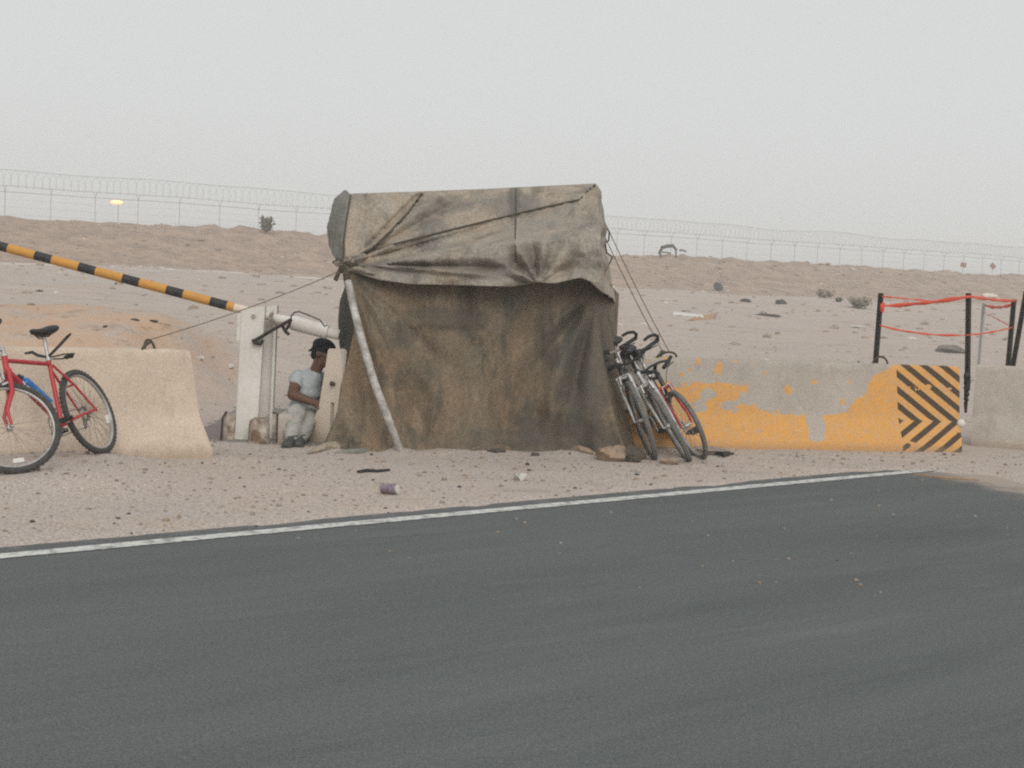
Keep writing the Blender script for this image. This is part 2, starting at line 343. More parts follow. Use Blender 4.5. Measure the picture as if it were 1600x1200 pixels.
MAT_SIDE = simple('green_canvas', (0.245, 0.24, 0.21), (0.17, 0.17, 0.148), 4, 0.9, bump=0.3, bscale=60)
MAT_ROPE = simple('rope', (0.16, 0.125, 0.085), (0.10, 0.08, 0.055), 30, 0.9)
MAT_DROPE = simple('dark_rope', (0.062, 0.056, 0.042), (0.10, 0.085, 0.06), 30, 0.9)
MAT_STEEL = simple('weathered_pipe', (0.52, 0.505, 0.475), (0.27, 0.25, 0.225), 9, 0.6, bump=0.3, bscale=50, fine=0.5)
MAT_WHITE = simple('white_painted_steel', (0.70, 0.685, 0.64), (0.60, 0.575, 0.52), 3, 0.55, bump=0.2, bscale=40)
MAT_RUST = simple('rusty_block', (0.58, 0.53, 0.46), (0.17, 0.11, 0.075), 9, 0.85, bump=0.4, bscale=40, fine=0.5)
MAT_BLACKM = simple('black_steel', (0.022, 0.022, 0.021), (0.045, 0.036, 0.028), 12, 0.6)
MAT_REBAR = simple('rebar', (0.05, 0.038, 0.028), (0.085, 0.055, 0.035), 30, 0.8)
MAT_RED = simple('red_paint', (0.47, 0.022, 0.030), (0.38, 0.018, 0.030), 6, 0.35, bump=0.03, fine=0.1, spec=0.5)
MAT_DRED = simple('dark_paint', (0.035, 0.034, 0.036), (0.05, 0.045, 0.045), 6, 0.4, bump=0.03, spec=0.5)
MAT_SILVER = simple('alloy', (0.50, 0.49, 0.47), (0.33, 0.315, 0.295), 14, 0.45, 0.5, 0.05)
MAT_DULL = simple('dull_alloy', (0.30, 0.28, 0.26), (0.20, 0.185, 0.17), 14, 0.45, 0.6, 0.05)
MAT_TYRE = simple('rubber', (0.048, 0.047, 0.046), (0.075, 0.070, 0.064), 20, 0.85)
MAT_DUSTY = simple('dusty_rubber', (0.13, 0.126, 0.12), (0.20, 0.19, 0.175), 14, 0.9)
MAT_BLACKP = simple('black_plastic', (0.020, 0.021, 0.022), (0.035, 0.035, 0.034), 10, 0.55)
MAT_BLUE = simple('blue_plastic', (0.018, 0.165, 0.46), (0.02, 0.13, 0.38), 8, 0.4, bump=0.02, fine=0.08, spec=0.5)
MAT_WPLAST = simple('white_plastic', (0.68, 0.66, 0.62), (0.58, 0.56, 0.52), 10, 0.5)
MAT_ORED = simple('red_reflector', (0.50, 0.05, 0.02), (0.4, 0.04, 0.02), 10, 0.3)
MAT_TAPE = simple('red_tape', (0.74, 0.105, 0.055), (0.62, 0.09, 0.05), 12, 0.6, bump=0.05, fine=0.15)
MAT_STONE = simple('sandstone', (0.36, 0.26, 0.18), (0.25, 0.19, 0.145), 12, 0.95, bump=0.5, bscale=40, fine=0.5)
MAT_GRAV = simple('pebble', (0.33, 0.28, 0.24), (0.24, 0.20, 0.175), 7, 0.95, fine=0.4)
MAT_DARKR = simple('dark_stone', (0.055, 0.05, 0.045), (0.10, 0.085, 0.07), 6, 0.95, bump=0.4, bscale=30)
MAT_GALV = simple('galvanised', (0.42, 0.42, 0.41), (0.36, 0.36, 0.35), 2, 0.6, 0.0)
MAT_BUSH = simple('dry_foliage', (0.075, 0.075, 0.045), (0.12, 0.11, 0.065), 9, 0.9)
MAT_WOOD = simple('weathered_board', (0.42, 0.27, 0.165), (0.33, 0.21, 0.13), 9, 0.9)
MAT_SKIN = simple('skin', (0.150, 0.078, 0.050), (0.125, 0.064, 0.042), 10, 0.6, bump=0.05, fine=0.1)
MAT_SHIRT = simple('pale_shirt', (0.43, 0.465, 0.475), (0.36, 0.395, 0.405), 9, 0.9, bump=0.25, bscale=40, fine=0.15)
MAT_TROUS = simple('pale_trousers', (0.41, 0.40, 0.365), (0.29, 0.285, 0.262), 9, 0.9, bump=0.3, bscale=40, fine=0.2)
MAT_BOOT = simple('dark_boot', (0.045, 0.052, 0.052), (0.085, 0.085, 0.08), 20, 0.7)
MAT_CAP = simple('black_cloth', (0.012, 0.013, 0.014), (0.022, 0.022, 0.023), 12, 0.9)

# ------------------------------------------------------------------ terrain
LA, LB = G(0, 870), G(1450, 735)                       # the painted edge line
Ld = Vector((LB.x - LA.x, LB.y - LA.y, 0)).normalized(); Ln = Vector((-Ld.y, Ld.x, 0))   # Ln points away from the road
EDGE = 0.22
edge_pts = [tuple((LA + Ld * -70 + Ln * EDGE)[:2]), tuple((LB + Ld * -0.4 + Ln * EDGE)[:2]), (3.95, 11.55), (4.15, 10.8), (4.25, 10.2), (4.9, 9.5), (7, 8.6), (14, 7.3), (80, 3.0)]
def seg_sd(x, y):
    """distance to the road's far edge, positive outside the road"""
    best = 1e9; sgn = 1
    for (ax, ay), (bx, by) in zip(edge_pts, edge_pts[1:]):
        dx, dy = bx - ax, by - ay; L2 = dx * dx + dy * dy
        t = max(0, min(1, ((x - ax) * dx + (y - ay) * dy) / L2)); d = hypot(x - ax - t * dx, y - ay - t * dy)
        if d < best: best = d; sgn = 1 if (dx * (y - ay) - dy * (x - ax)) > 0 else -1
    return best * sgn
def wdist(x, y): return (x + 29.1) * 0.546 - (y - 80) * 0.838
def gz(x, y):
    w = wdist(x, y)
    z = 1.15 * (1 - sstep(20, 66, w))
    if w < 40: z += 0.16 * fbm(x * 0.09, y * 0.09, 3) * sstep(62, 40, w)
    up = sstep(19.5, 3.5, w) if w > 3.5 else 1.0
    crest = 2.45 + 0.22 * fbm(x * 0.12, 1.7, y * 0.02) + 0.10 * fbm(x * 0.6, 4, y * 0.1)
    back = 1 - 0.85 * sstep(0, -22, w)
    z += crest * up * back
    if w < 24: z += (0.24 * fbm(x * 0.45, y * 0.45, 9) + 0.16 * fbm(x * 1.3, y * 1.3, 4)) * up
    if 17 < y: z += 0.05 * fbm(x * 0.9, y * 0.9, 21) * sstep(17, 24, y)
    if w < -10: z -= 1.6 * sstep(-10, -60, w)
    # bank of earth behind the left barrier
    kx = 1 - sstep(-4.3, -2.95, x + 0.25 * nz(x, y))
    if y > 12.5 and y < 21 and kx > 0:
        hh = sstep(13.3, 16.2, y) * (1 - 0.75 * sstep(16.6, 20.0, y))
        z += kx * hh * (0.84 + 0.10 * fbm(x * 0.8, y * 0.8, 2) + 0.05 * fbm(x * 2.5, y * 2.5, 5))
    if y < 34:
        sd = seg_sd(x, y)
        z += (0.020 * fbm(x * 1.3, y * 1.3, 1) + 0.010 * fbm(x * 5, y * 5, 7)) * sstep(0.0, 0.6, sd) * (0.5 + 0.5 * sstep(14, 20, y))
        e = sd + 0.10 * fbm(x * 2.2, y * 2.2, 11) + 0.05 * fbm(x * 8, y * 8, 13)
        z += lerp(-0.035, 0.012, sstep(-0.22, 0.12, e))
        hq = max(0.0, min(1.0, (x + 1.5) / 2.5)); hy_ = lerp(11.05, 11.62, hq)
        if -1.9 < x < 1.3: z += 0.05 * math.exp(-((y - hy_) / 0.13) ** 2) * (0.55 + 0.9 * fbm(x * 3.1, 2, 4)) * sstep(-1.9, -1.4, x) * sstep(1.3, 0.9, x)
        # a little heap under the front wheel of the red bicycle
        q = hypot((x + 2.95) * 1.0, (y - 9.2) * 0.75); z += 0.095 * (1 - sstep(0.30, 0.95, q))
    return z
def axis(parts):
    out = []
    for a, b, s in parts:
        n = max(1, int(round((b - a) / s))); out += [a + (b - a) * i / n for i in range(n)]
    return out + [parts[-1][1]]
xs = axis([(-600, -120, 60), (-120, -48, 4), (-48, -12, 0.45), (-12, -4.6, 0.2), (-4.6, 5, 0.09), (5, 12, 0.25), (12, 60, 0.5), (60, 140, 4), (140, 600, 60)])
ys = axis([(-60, 0, 10), (0, 5.8, 0.6), (5.8, 13.8, 0.09), (13.8, 22, 0.2), (22, 60, 0.5), (60, 125, 0.5), (125, 150, 0.9), (150, 220, 5), (220, 900, 70)])
gm = MB(); gm.v = [(x, y, gz(x, y)) for y in ys for x in xs]; nx = len(xs)
gm.f = [(j * nx + i, j * nx + i + 1, (j + 1) * nx + i + 1, (j + 1) * nx + i) for j in range(len(ys) - 1) for i in range(nx - 1)]
gm.m = [0] * len(gm.f)
tag(gm.build('ground', MAT_SAND, angle=180), kind='structure')
rm = MB()
poly = list(edge_pts) + [(80, -50), (-80, -50)]
rm.add([(x, y, 0.0) for x, y in poly], [tuple(range(len(poly)))])
tag(rm.build('road', MAT_ASPH, smooth=False), kind='structure')
lm = MB(); n = 260
def lpt(u, v):
    s = -6 + (LB - LA).length * 1.03 * u + 6 * u
    return LA + Ld * s + Ln * ((v - 0.5) * 0.115 + 0.006 * nz(s * 3, v * 9)) + Vector((0, 0, 0.004))
lm.grid(lpt, n, 1); tag(lm.build('edge_line', MAT_LINE, smooth=False), kind='structure')
# grey gravel track that the boom closes
def track_mat():
    t = NT('track_gravel'); a = t.noise(1.4, detail=6); c = t.noise(45, detail=4, rough=0.7)
    col = t.mix(t.ramp(a, [(0.35, 0.0), (0.65, 1.0)]), (0.225, 0.205, 0.19), (0.275, 0.25, 0.225))
    col = t.mix(t.ramp(c, [(0.5, 0.0), (0.7, 0.7)]), col, (0.14, 0.125, 0.115)); return t.finish(col, 0.95, c, 0.6, 0.02, spec=0.1)
tk = MB()
def tpt(u, v):
    y = lerp(11.25, 14.6, v); a = -2.72 - 0.05 * (y - 11.2) + 0.14 * nz(y * 2, 1) + 0.05 * nz(y * 9, 1); b = -1.2 + 0.12 * (y - 11.2)
    if v > 0.6: y += 0.3 * nz(u * 5, 3)
    x = lerp(a - 0.0, b, u); e = min(u, 1 - u, v, 1 - v)
    return Vector((x, y, gz(x, y) + 0.006 - 0.03 * (1 - sstep(0, 0.06, e)) + 0.006 * nz(x * 9, y * 9)))
tk.grid(tpt, 24, 60); tag(tk.build('track', track_mat(), angle=180), kind='structure')
# ------------------------------------------------------------------ concrete barriers
PROF = [(-0.305, 0.0), (-0.305, 0.075), (-0.176, 0.325), (-0.082, 0.79), (-0.066, 0.81)]
def profile_y(z):
    for (a, za), (b, zb) in zip(PROF, PROF[1:]):
        if zb > za and z <= zb: return lerp(a, b, (z - za) / (zb - za))
    return PROF[-1][0]
def barrier_mesh(L, slot=False, seed=0.0, flare=0.0):
    mb = MB(); side = []
    for (a, b) in zip(PROF, PROF[1:]):
        k = max(1, int(hypot(b[0] - a[0], b[1] - a[1]) / 0.035))
        side += [(lerp(a[0], b[0], i / k), lerp(a[1], b[1], i / k)) for i in range(k)]
    side.append(PROF[-1]); full = side + [(-y, z) for y, z in reversed(side)]
    x0 = 0.07 if slot else 0.0; n = int((L - x0) / 0.05)
    N = len(full)
    for i in range(n + 1):
        x_ = lerp(x0, L, i / n); endk = 0.012 if i in (0, n) else 0.0
        for (y, z) in full:
            x = x_ + flare * (abs(profile_y(min(z, 0.80))) - 0.305) * sstep(L - 0.6, L, x_)
            chip = 0.0
            if z > 0.76 or i in (0, n): chip = 0.014 * max(0, fbm(x * 5 + seed, z * 6, y * 3) - 0.15)
            if z < 0.10: chip += 0.012 * max(0, fbm(x * 4 + seed, 3, y) - 0.1)
            q = 0.003 * fbm(x * 3 + seed, z * 3, y * 5)
            mb.v.append((x + (endk if i == 0 else -endk), y * (1 - endk * 1.5) - (chip + q) * (1 if y > 0 else -1), z - chip * (1 if z > 0.5 else 0) - endk * (0.6 if z > 0.5 else 0)))
    for i in range(n):
        for k in range(N - 1):
            mb.f.append((i * N + k, (i + 1) * N + k, (i + 1) * N + k + 1, i * N + k + 1)); mb.m.append(0)
        mb.f.append((i * N + N - 1, (i + 1) * N + N - 1, (i + 1) * N, i * N)); mb.m.append(0)
    mb.f += [tuple(range(N)), tuple(n * N + k for k in range(N - 1, -1, -1))]; mb.m += [0, 0]
    if slot:
        zs = 0.37; half = 0.024
        left = [(-y, z) for y, z in PROF if z < zs]
        def prism(pl, a, b):
            k = len(pl); vs = [(a, y, z) for y, z in pl] + [(b, y, z) for y, z in pl]
            mb.add(vs, [tuple(range(k)), tuple(range(2 * k - 1, k - 1, -1))] + [(i, i + k, (i + 1) % k + k, (i + 1) % k) for i in range(k)])
        yl = profile_y(zs)
        prism([(-half, 0.0)] + [p for p in PROF if p[1] < zs] + [(yl, zs), (-half, zs)], 0.0, 0.071)
        prism([(half, 0.0)] + [(-p[0], p[1]) for p in PROF if p[1] < zs] + [(-yl, zs), (half, zs)], 0.0, 0.071)
        prism([(yl, zs + 0.001)] + [p for p in PROF if p[1] > zs] + [(-p[0], p[1]) for p in reversed(PROF) if p[1] > zs] + [(-yl, zs + 0.001)], 0.0, 0.071)
    return mb
def loop_mb(x, h=0.085, w=0.10, r=0.010, tilt=0.0, y0=0.0):
    pts = []
    for i in range(13):
        a = pi * i / 12; pts.append((x - w / 2 * cos(a), y0 + tilt * sin(a), 0.80 + h * sin(a)))
    return MB().tube(pts, r, 6)
def barrier(toe_end, toe_dir_pt, L, end, mat, label, slot=False, seed=0.0, loops=(), flare=0.0):
    """toe_end: where the front foot of one end stands; end 'right' or 'left' says which end that is"""
    d = (toe_dir_pt - toe_end); d.z = 0; d.normalize()
    if end == 'right': d = -d
    yh = Vector((-d.y, d.x, 0)); org = toe_end + yh * 0.305 - (d * L if end == 'right' else Vector())
    o = barrier_mesh(L, slot, seed, flare).build('concrete_barrier', mat, angle=28)
    o.location = (org.x, org.y, -0.012); o.rotation_euler = (0, 0, atan2(d.y, d.x))
    tag(o, label, 'barrier', 'concrete road barriers')
    for (s, h, w, t) in loops: loop_mb(s, h, w, tilt=t).build('lifting_loop', MAT_REBAR, o)
    return o
LEN = 3.7
b_left = barrier(G(335, 717), G(100, 723), LEN, 'right', MAT_TAN, 'tan concrete barrier behind the red bicycle', seed=1.0, flare=0.55, loops=((LEN - 0.42, 0.075, 0.075, 0.05), (0.7, 0.08, 0.1, 0.0)))

def striped_paint(o, L):
    t = NT('worn_yellow_paint'); x, y, z = t.xyz()
    def s_of(px):
        lo, hi = 0.0, L
        for _ in range(40):
            m_ = (lo + hi) / 2; p = parent_matrix(o) @ Vector((m_, -0.305, 0.05))
            if proj(p)[0] < px: lo = m_
            else: hi = m_
        return lo
    def h_of(py): return max(0.0, (706 - py) / 142 * 0.81)
    bound = [(1000, 618), (1045, 600), (1120, 601), (1150, 603), (1178, 612), (1186, 640), (1215, 648), (1300, 648), (1330, 642), (1345, 622), (1362, 612), (1368, 588), (1400, 570), (1411, 558)]
    stops = [(s_of(a) / L, h_of(b)) for a, b in bound]
    fine = t.noise(22, detail=6, rough=0.7); mid = t.noise(6, detail=5, rough=0.6); big = t.noise(2.6, t.map((1, 1, 1.6), loc=(1.3, 0, 2)), 4, 0.6)
    hb = t.ramp(t.m('DIVIDE', t.m('ADD', x, t.m('MULTIPLY', t.m('SUBTRACT', mid, 0.5), 0.10)), L), stops)
    hh = t.m('ADD', z, t.m('ADD', t.m('MULTIPLY', t.m('SUBTRACT', mid, 0.5), 0.10), t.m('MULTIPLY', t.m('SUBTRACT', fine, 0.5), 0.05)))
    on = t.m('LESS_THAN', hh, hb)
    worn = t.m('ADD', t.m('MULTIPLY', t.noise(5.2, t.map((0.8, 1, 1.3), loc=(2.2, 0, 0.7)), 3, 0.5), 0.8), t.m('MULTIPLY', fine, 0.2))
    zone = t.m('MULTIPLY', t.m('GREATER_THAN', z, 0.335), t.m('LESS_THAN', x, s_of(1190)))
    thr = t.m('SUBTRACT', 0.665, t.m('MULTIPLY', zone, 0.125))
    on = t.m('MULTIPLY', on, t.m('LESS_THAN', worn, thr))
    # bare patch in the middle of the lower slope
    def box(a, b, c, d, e=0.04):
        jx = t.m('ADD', x, t.m('MULTIPLY', t.m('SUBTRACT', mid, 0.5), e * 3)); jz = t.m('ADD', z, t.m('MULTIPLY', t.m('SUBTRACT', fine, 0.5), e * 2))
        return t.m('MULTIPLY', t.m('MULTIPLY', t.m('GREATER_THAN', jx, a), t.m('LESS_THAN', jx, b)), t.m('MULTIPLY', t.m('GREATER_THAN', jz, c), t.m('LESS_THAN', jz, d)))
    on = t.m('MULTIPLY', on, t.m('SUBTRACT', 1.0, box(s_of(1266), s_of(1292), h_of(688), h_of(640))))
    spots = t.m('MULTIPLY', t.m('GREATER_THAN', t.noise(7.5, t.map(loc=(5, 2, 3)), 2, 0.5), 0.66), t.m('LESS_THAN', x, s_of(1360)))
    on = t.m('MAXIMUM', on, spots)
    # black chevrons on the end panel
    sc, cc = s_of(1411), L + 1.0
    pan = t.m('MULTIPLY', t.m('GREATER_THAN', x, sc), t.m('LESS_THAN', x, cc))
    per_u, per_l = 0.146, 0.124
    sl_u, sl_l = 0.76 * 0.97, 0.66 * 0.97
    xs_ = t.m('SUBTRACT', x, sc)
    qu = t.m('FRACT', t.m('DIVIDE', t.m('ADD', t.m('SUBTRACT', h_of(572) + 10 * per_u, z), t.m('MULTIPLY', xs_, -sl_u)), per_u))
    ql = t.m('FRACT', t.m('DIVIDE', t.m('ADD', t.m('SUBTRACT', z, h_of(703) - 10 * per_l), t.m('MULTIPLY', xs_, -sl_l)), per_l))
    upper = t.m('GREATER_THAN', z, h_of(653))
    edge = t.m('MULTIPLY', t.m('SUBTRACT', fine, 0.5), 0.10)
    bu = t.m('LESS_THAN', t.m('ADD', qu, edge), 0.48); bl = t.m('LESS_THAN', t.m('ADD', ql, edge), 0.46)
    blk = t.m('MULTIPLY', t.m('ADD', t.m('MULTIPLY', upper, bu), t.m('MULTIPLY', t.m('SUBTRACT', 1.0, upper), bl)), pan)
    blk = t.m('MULTIPLY', blk, t.m('LESS_THAN', worn, 0.64))
    a = t.noise(2.0, detail=7, rough=0.65); b = t.noise(9, t.map((1, 1, 0.45)), 6, 0.7); c = t.noise(120, detail=3)
    col = t.mix(t.ramp(a, [(0.36, 0.0), (0.64, 1.0)]), (0.43, 0.385, 0.335), (0.375, 0.335, 0.295))
    col = t.mix(t.ramp(b, [(0.54, 0.0), (0.75, 0.6)]), col, (0.27, 0.235, 0.20))
    yel = t.mix(t.ramp(b, [(0.4, 0.0), (0.75, 0.8)]), (0.68, 0.335, 0.075), (0.56, 0.32, 0.135))
    yel = t.mix(t.ramp(t.noise(26, t.map((0.35, 1, 1.6)), 5, 0.8), [(0.54, 0.0), (0.68, 0.6)]), yel, (0.50, 0.37, 0.24))
    front = t.m('LESS_THAN', y, 0.0)
    col = t.mix(t.m('MULTIPLY', t.m('MAXIMUM', on, pan), t.m('MULTIPLY', front, t.ramp(fine, [(0.42, 0.97), (0.72, 0.60)]))), col, yel)
    col = t.mix(t.m('MULTIPLY', t.m('MULTIPLY', blk, front), 0.93), col, (0.040, 0.038, 0.036))
    col = t.mix(0.30, col, t.ramp(t.noise(58, detail=2), [(0.3, (0.33, 0.33, 0.34)), (0.7, (0.67, 0.67, 0.66))]), 'OVERLAY')
    low = t.m('SUBTRACT', 1.0, t.step(t.m('ADD', z, t.m('MULTIPLY', t.m('SUBTRACT', b, 0.5), 0.25)), 0.0, 0.11)); col = t.mix(t.m('MULTIPLY', low, 0.45), col, (0.36, 0.27, 0.20))
    col = t.mix(0.35, col, t.ramp(c, [(0.3, (0.3, 0.3, 0.3)), (0.7, (0.7, 0.7, 0.7))]), 'OVERLAY')
    return t.finish(col, 0.85, t.m('ADD', c, t.m('MULTIPLY', b, 0.6)), 0.3, 0.008, spec=0.2)
LR = 3.85
b_right = barrier(G(1505, 709), G(1150, 703), LR, 'right', MAT_GREY, 'concrete barrier with worn orange paint and black chevrons', seed=5.0, flare=-0.22, loops=((LR - 2.83, 0.055, 0.16, -0.03), (LR - 0.74, 0.075, 0.15, 0.0)))
b_right.data.materials[0] = striped_paint(b_right, LR)
kn = MB().ball((LR + 0.02, -0.20, 0.285), (0.045, 0.035, 0.04), 12, 8).tube([(LR - 0.03, -0.17, 0.285), (LR + 0.01, -0.19, 0.285)], 0.018, 8)
kn.build('marker_knob', MAT_WPLAST, b_right)
b_far = barrier(G(1514, 699), G(1600, 705.5), LEN, 'left', MAT_GREY, 'plain unpainted grey concrete barrier at the right edge', seed=9.0, loops=((3.0, 0.075, 0.14, 0.0),))
# the barrier end beside the person: seen end-on, its far part under the tent
eo = G(517, 697); ea = radians(46)
b_end = barrier_mesh(1.9, True, 13.0).build('concrete_barrier', MAT_PALE, angle=28)
b_end.location = (eo.x, eo.y, -0.01); b_end.rotation_euler = (0, 0, ea)
tag(b_end, 'pale concrete barrier end between the person and the tent', 'barrier', 'concrete road barriers')
MB().tube([(-0.035, -0.02, 0.52), (-0.02, 0.0, 0.535), (0.03, 0.01, 0.53)], 0.012, 6).ball((-0.015, -0.01, 0.525), (0.02, 0.03, 0.02), 8, 6).build('tie_bolt', MAT_REBAR, b_end)

# ------------------------------------------------------------------ tent
tent = empty('canvas_tent', (-0.35, 12.4, 0)); tag(tent, 'square mud stained canvas tent under a tied brown tarpaulin', 'tent')
K = (545.0, 412.0)                                      # where the tarpaulin is gathered and tied
TOP = [(547, 303), (640, 300), (760, 295.5), (850, 291), (930, 287)]
BOT = [(540, 420), (560, 427), (590, 437), (640, 444), (720, 446), (800, 448), (838, 441), (866, 443), (906, 434), (922, 440), (938, 455)]
def crease_v(u): return pw([(0, 0.93), (0.02, 0.90), (0.25, 0.70), (0.5, 0.50), (0.75, 0.31), (0.90, 0.175), (0.95, 0.16), (1, 0.02)], u)
def fold_v(u): return pw([(0, 0.965), (0.05, 0.90), (0.15, 0.78), (0.3, 0.69), (0.55, 0.58), (0.75, 0.57), (1, 0.54)], u)
def pleat(ang, a0, wd): return math.exp(-((ang - a0) / wd) ** 2)
def tarp_front(u, v):
    tx, ty = curve2(TOP, u); bx, by = curve2(BOT, u)
    px = lerp(tx, bx, v) - 6 * sin(pi * v) * (1 - u) * 0.8 + 4 * sin(pi * v) * u; py = lerp(ty, by, v)
    cv = crease_v(u)
    fv = max(fold_v(u), cv + 0.03)
    yt = lerp(12.35, 12.50, u); yc = lerp(11.75, 12.02, sstep(0.0, 0.5, u)); yf = lerp(11.50, 11.46, u); yb = lerp(11.42, 11.40, u)
    if v < cv: Y = lerp(yt, yc, (v / cv) ** 0.9)
    elif v < fv: Y = lerp(yc, yf, ((v - cv) / (fv - cv)) ** 1.05)
    else: Y = lerp(yf, yb, (v - fv) / max(1e-6, 1 - fv))
    # pleats that fan out from the knot
    dx, dy = px - K[0], K[1] - py; r = hypot(dx, dy); ang = math.degrees(atan2(dy, max(dx, 1e-3)))
    far = sstep(8, 60, r) * (1 - 0.55 * sstep(120, 380, r))
    q = 0
    for a0, wd, am in ((44, 2.4, -0.055), (37, 3.0, 0.040), (29, 2.6, -0.040), (23, 2.6, 0.030), (15.0, 1.2, -0.035), (3, 2.2, 0.030), (-1.5, 1.3, -0.030), (-4.5, 1.6, 0.035), (62, 6, 0.035), (74, 4, -0.03)):
        q += am * pleat(ang, a0, wd * (0.75 + 60 / (r + 40)))
    q *= far
    # gathers above the lifted hem on the right, and the bellied hem
    gx, gy = 842, 446
    d2 = hypot(px - gx, py - gy); a2 = math.degrees(atan2(gy - py, px - gx))
    g = sum(am * pleat(a2, a0, wd) for a0, wd, am in ((150, 7, 0.04), (165, 6, -0.035), (135, 8, -0.03), (118, 7, 0.035), (100, 7, -0.04), (84, 7, 0.04), (66, 7, -0.035), (48, 8, 0.03), (30, 8, -0.02)))
    q += g * sstep(4, 22, d2) * (1 - sstep(45, 125, d2))
    # peak over the front right pole with its seam
    q += 0.05 * math.exp(-((px - 905) / 16) ** 2 - ((py - 314) / 16) ** 2)
    q += 0.022 * math.exp(-((px - 806) / 3.0) ** 2) * sstep(318, 330, py) * sstep(430, 400, py)
    q *= 1.35
    q += 0.040 * fbm(px / 85, py / 60, 2.5) + 0.016 * fbm(px / 24, py / 20, 4.5)
    if v > 0.94: q += 0.02 * sin(px * 0.06) * (v - 0.94) / 0.06
    edge = sstep(0, 0.05, v)
    return px, py, Y - q * (0.3 + 0.7 * edge)
def TF(u, v): return P(*tarp_front(u, v))
NU, NV = 150, 64
tm = MB(); tm.grid(TF, NU, NV)
OUTL = [(547, 303), (538, 302), (526, 308), (519, 322), (514, 345), (514, 368), (518, 390), (525, 404), (534, 413), (540, 420)]
def TL(u, v):
    a = TF(0, v); ox, oy = curve2([(533, 302), (523, 309), (516, 330), (513, 355), (516, 385), (524, 404), (533, 416)], v)
    b = P(ox, oy, lerp(13.5, 12.3, sstep(0.55, 1.0, v)))
    p = a.lerp(b, u); bul = sin(pi * u)
    return p + Vector((-0.05 * bul * sin(pi * v) + 0.02 * fbm(u * 3, v * 5, 8), 0, 0.03 * bul * (1 - v)))
tm.grid(TL, 16, NV, 1)
OUTR = [(930, 287), (936, 302), (943, 328), (946, 362), (948, 400), (956, 440), (962, 474)]
def TR(u, v):
    a = TF(1, v); ox, oy = curve2(OUTR, v); b = P(ox, oy, lerp(13.3, 12.9, v))
    p = a.lerp(b, u); return p + Vector((0.035 * fbm(u * 2.5, v * 6, 3) * sin(pi * u) + 0.02 * sin(v * 21) * sin(pi * u), 0, 0.0))
tm.grid(TR, 18, NV)
bl = TL(1, 0); br = TR(1, 0); bl2 = Vector((bl.x + 0.05, 13.9, bl.z - 0.06)); br2 = Vector((br.x - 0.05, 13.9, br.z - 0.1))
def TT(u, v):
    a = TF(u, 0); b = bl2.lerp(br2, u); p = a.lerp(b, v)
    e = TL(v, 0) if False else None
    return p - Vector((0, 0, 0.09 * sin(pi * u) * sin(pi * v))) + Vector((0, 0, 0.01 * fbm(u * 6, v * 6, 6) * sin(pi * u) * sin(pi * v)))
tm.grid(TT, NU, 16)
def wedge(A, B):           # closes the side between the side panel's outer edge and the back
    def fn(u, v):
        a = A(1, v); b = Vector((B.x, 13.9, lerp(B.z, 1.36, v))); return a.lerp(b, u)
    return fn
tm.grid(wedge(TL, bl2), 6, NV); tm.grid(wedge(TR, br2), 6, NV)
tm.add([TL(0, 0), TL(1, 0), bl2], [(0, 1, 2)]); tm.add([TR(0, 0), TR(1, 0), br2], [(0, 1, 2)])
tm.grid(lambda u, v: bl2.lerp(br2, u) * 1.0 + Vector((0, 0.02 * fbm(u * 5, v * 4, 1), -(bl2.lerp(br2, u).z - 1.36) * v)), 40, 20)
o_tarp = tm.build('tarpaulin', [MAT_TARP, MAT_SIDE], tent, world=True, angle=75); solid(o_tarp, 0.006)
# walls under the tarpaulin
WL = [(540, 415), (545, 450), (553, 516), (545, 556), (532, 604), (528, 640), (517, 672), (505, 700)]
HEM = [(505, 704), (560, 711), (640, 707), (720, 709), (800, 709), (870, 708), (920, 713), (984, 720)]
WR = [(926, 415), (930, 470), (938, 540), (947, 600), (960, 660), (984, 720)]
def wall_front(u, v):
    lx = curve2(WL, v); rx = curve2(WR, v); top = lerp(415, 415, u); hem = curve2(HEM, u)[1]
    y = lerp(top, hem, v)
    x = lerp(pw([(b, a) for a, b in WL], y), pw([(b, a) for a, b in WR], y), u)
    Yb = G(lerp(505, 984, u), hem).y
    Yt = pw([(0, 11.40), (0.05, 11.46), (0.16, 11.60), (1, 11.72)], u)
    Y = lerp(Yt, Yb, v ** 1.4)
    q = 0.0
    # folds running down from the tied corner, and hanging creases
    dx, dy = x - 545, y - 425; ang = math.degrees(atan2(dx, max(dy, 1))); r = hypot(dx, dy)
    for a0, wd, am in ((3, 2.5, -0.02), (8, 2.2, 0.03), (13, 2.0, -0.03), (19, 2.2, 0.03), (26, 2.4, -0.025), (35, 3, 0.02), (46, 4, -0.02)):
        q += am * pleat(ang, a0, wd) * sstep(20, 80, r) * (1 - 0.5 * sstep(150, 330, r))
    dx2, dy2 = 938 - x, y - 440; ang2 = math.degrees(atan2(dx2, max(dy2, 1)))
    for a0, wd, am in ((6, 3, 0.03), (14, 3, -0.04), (24, 4, 0.04), (36, 4, -0.04), (48, 4, 0.03)): q += am * pleat(ang2, a0, wd) * sstep(15, 70, hypot(dx2, dy2)) * (1 - sstep(140, 260, hypot(dx2, dy2)))
    q *= 1.5
    q += 0.036 * fbm(x / 60, y / 140, 12) + 0.012 * fbm(x / 16, y / 70, 15) + 0.032 * sin(x * 0.075 + 2 * fbm(x / 200, y / 200, 3)) * sstep(0.1, 0.4, v)
    q += 0.03 * math.exp(-((y - 505) / 9) ** 2 - ((x - 690) / 70) ** 2)
    if v > 0.9: q += 0.06 * (v - 0.9) / 0.1 * (0.6 + 0.6 * fbm(x / 30, 2, 2))
    return P(x, y, Y - q * sstep(0, 0.12, min(u, 1 - u) + 0.02))
wm = MB(); wm.grid(wall_front, 130, 80)
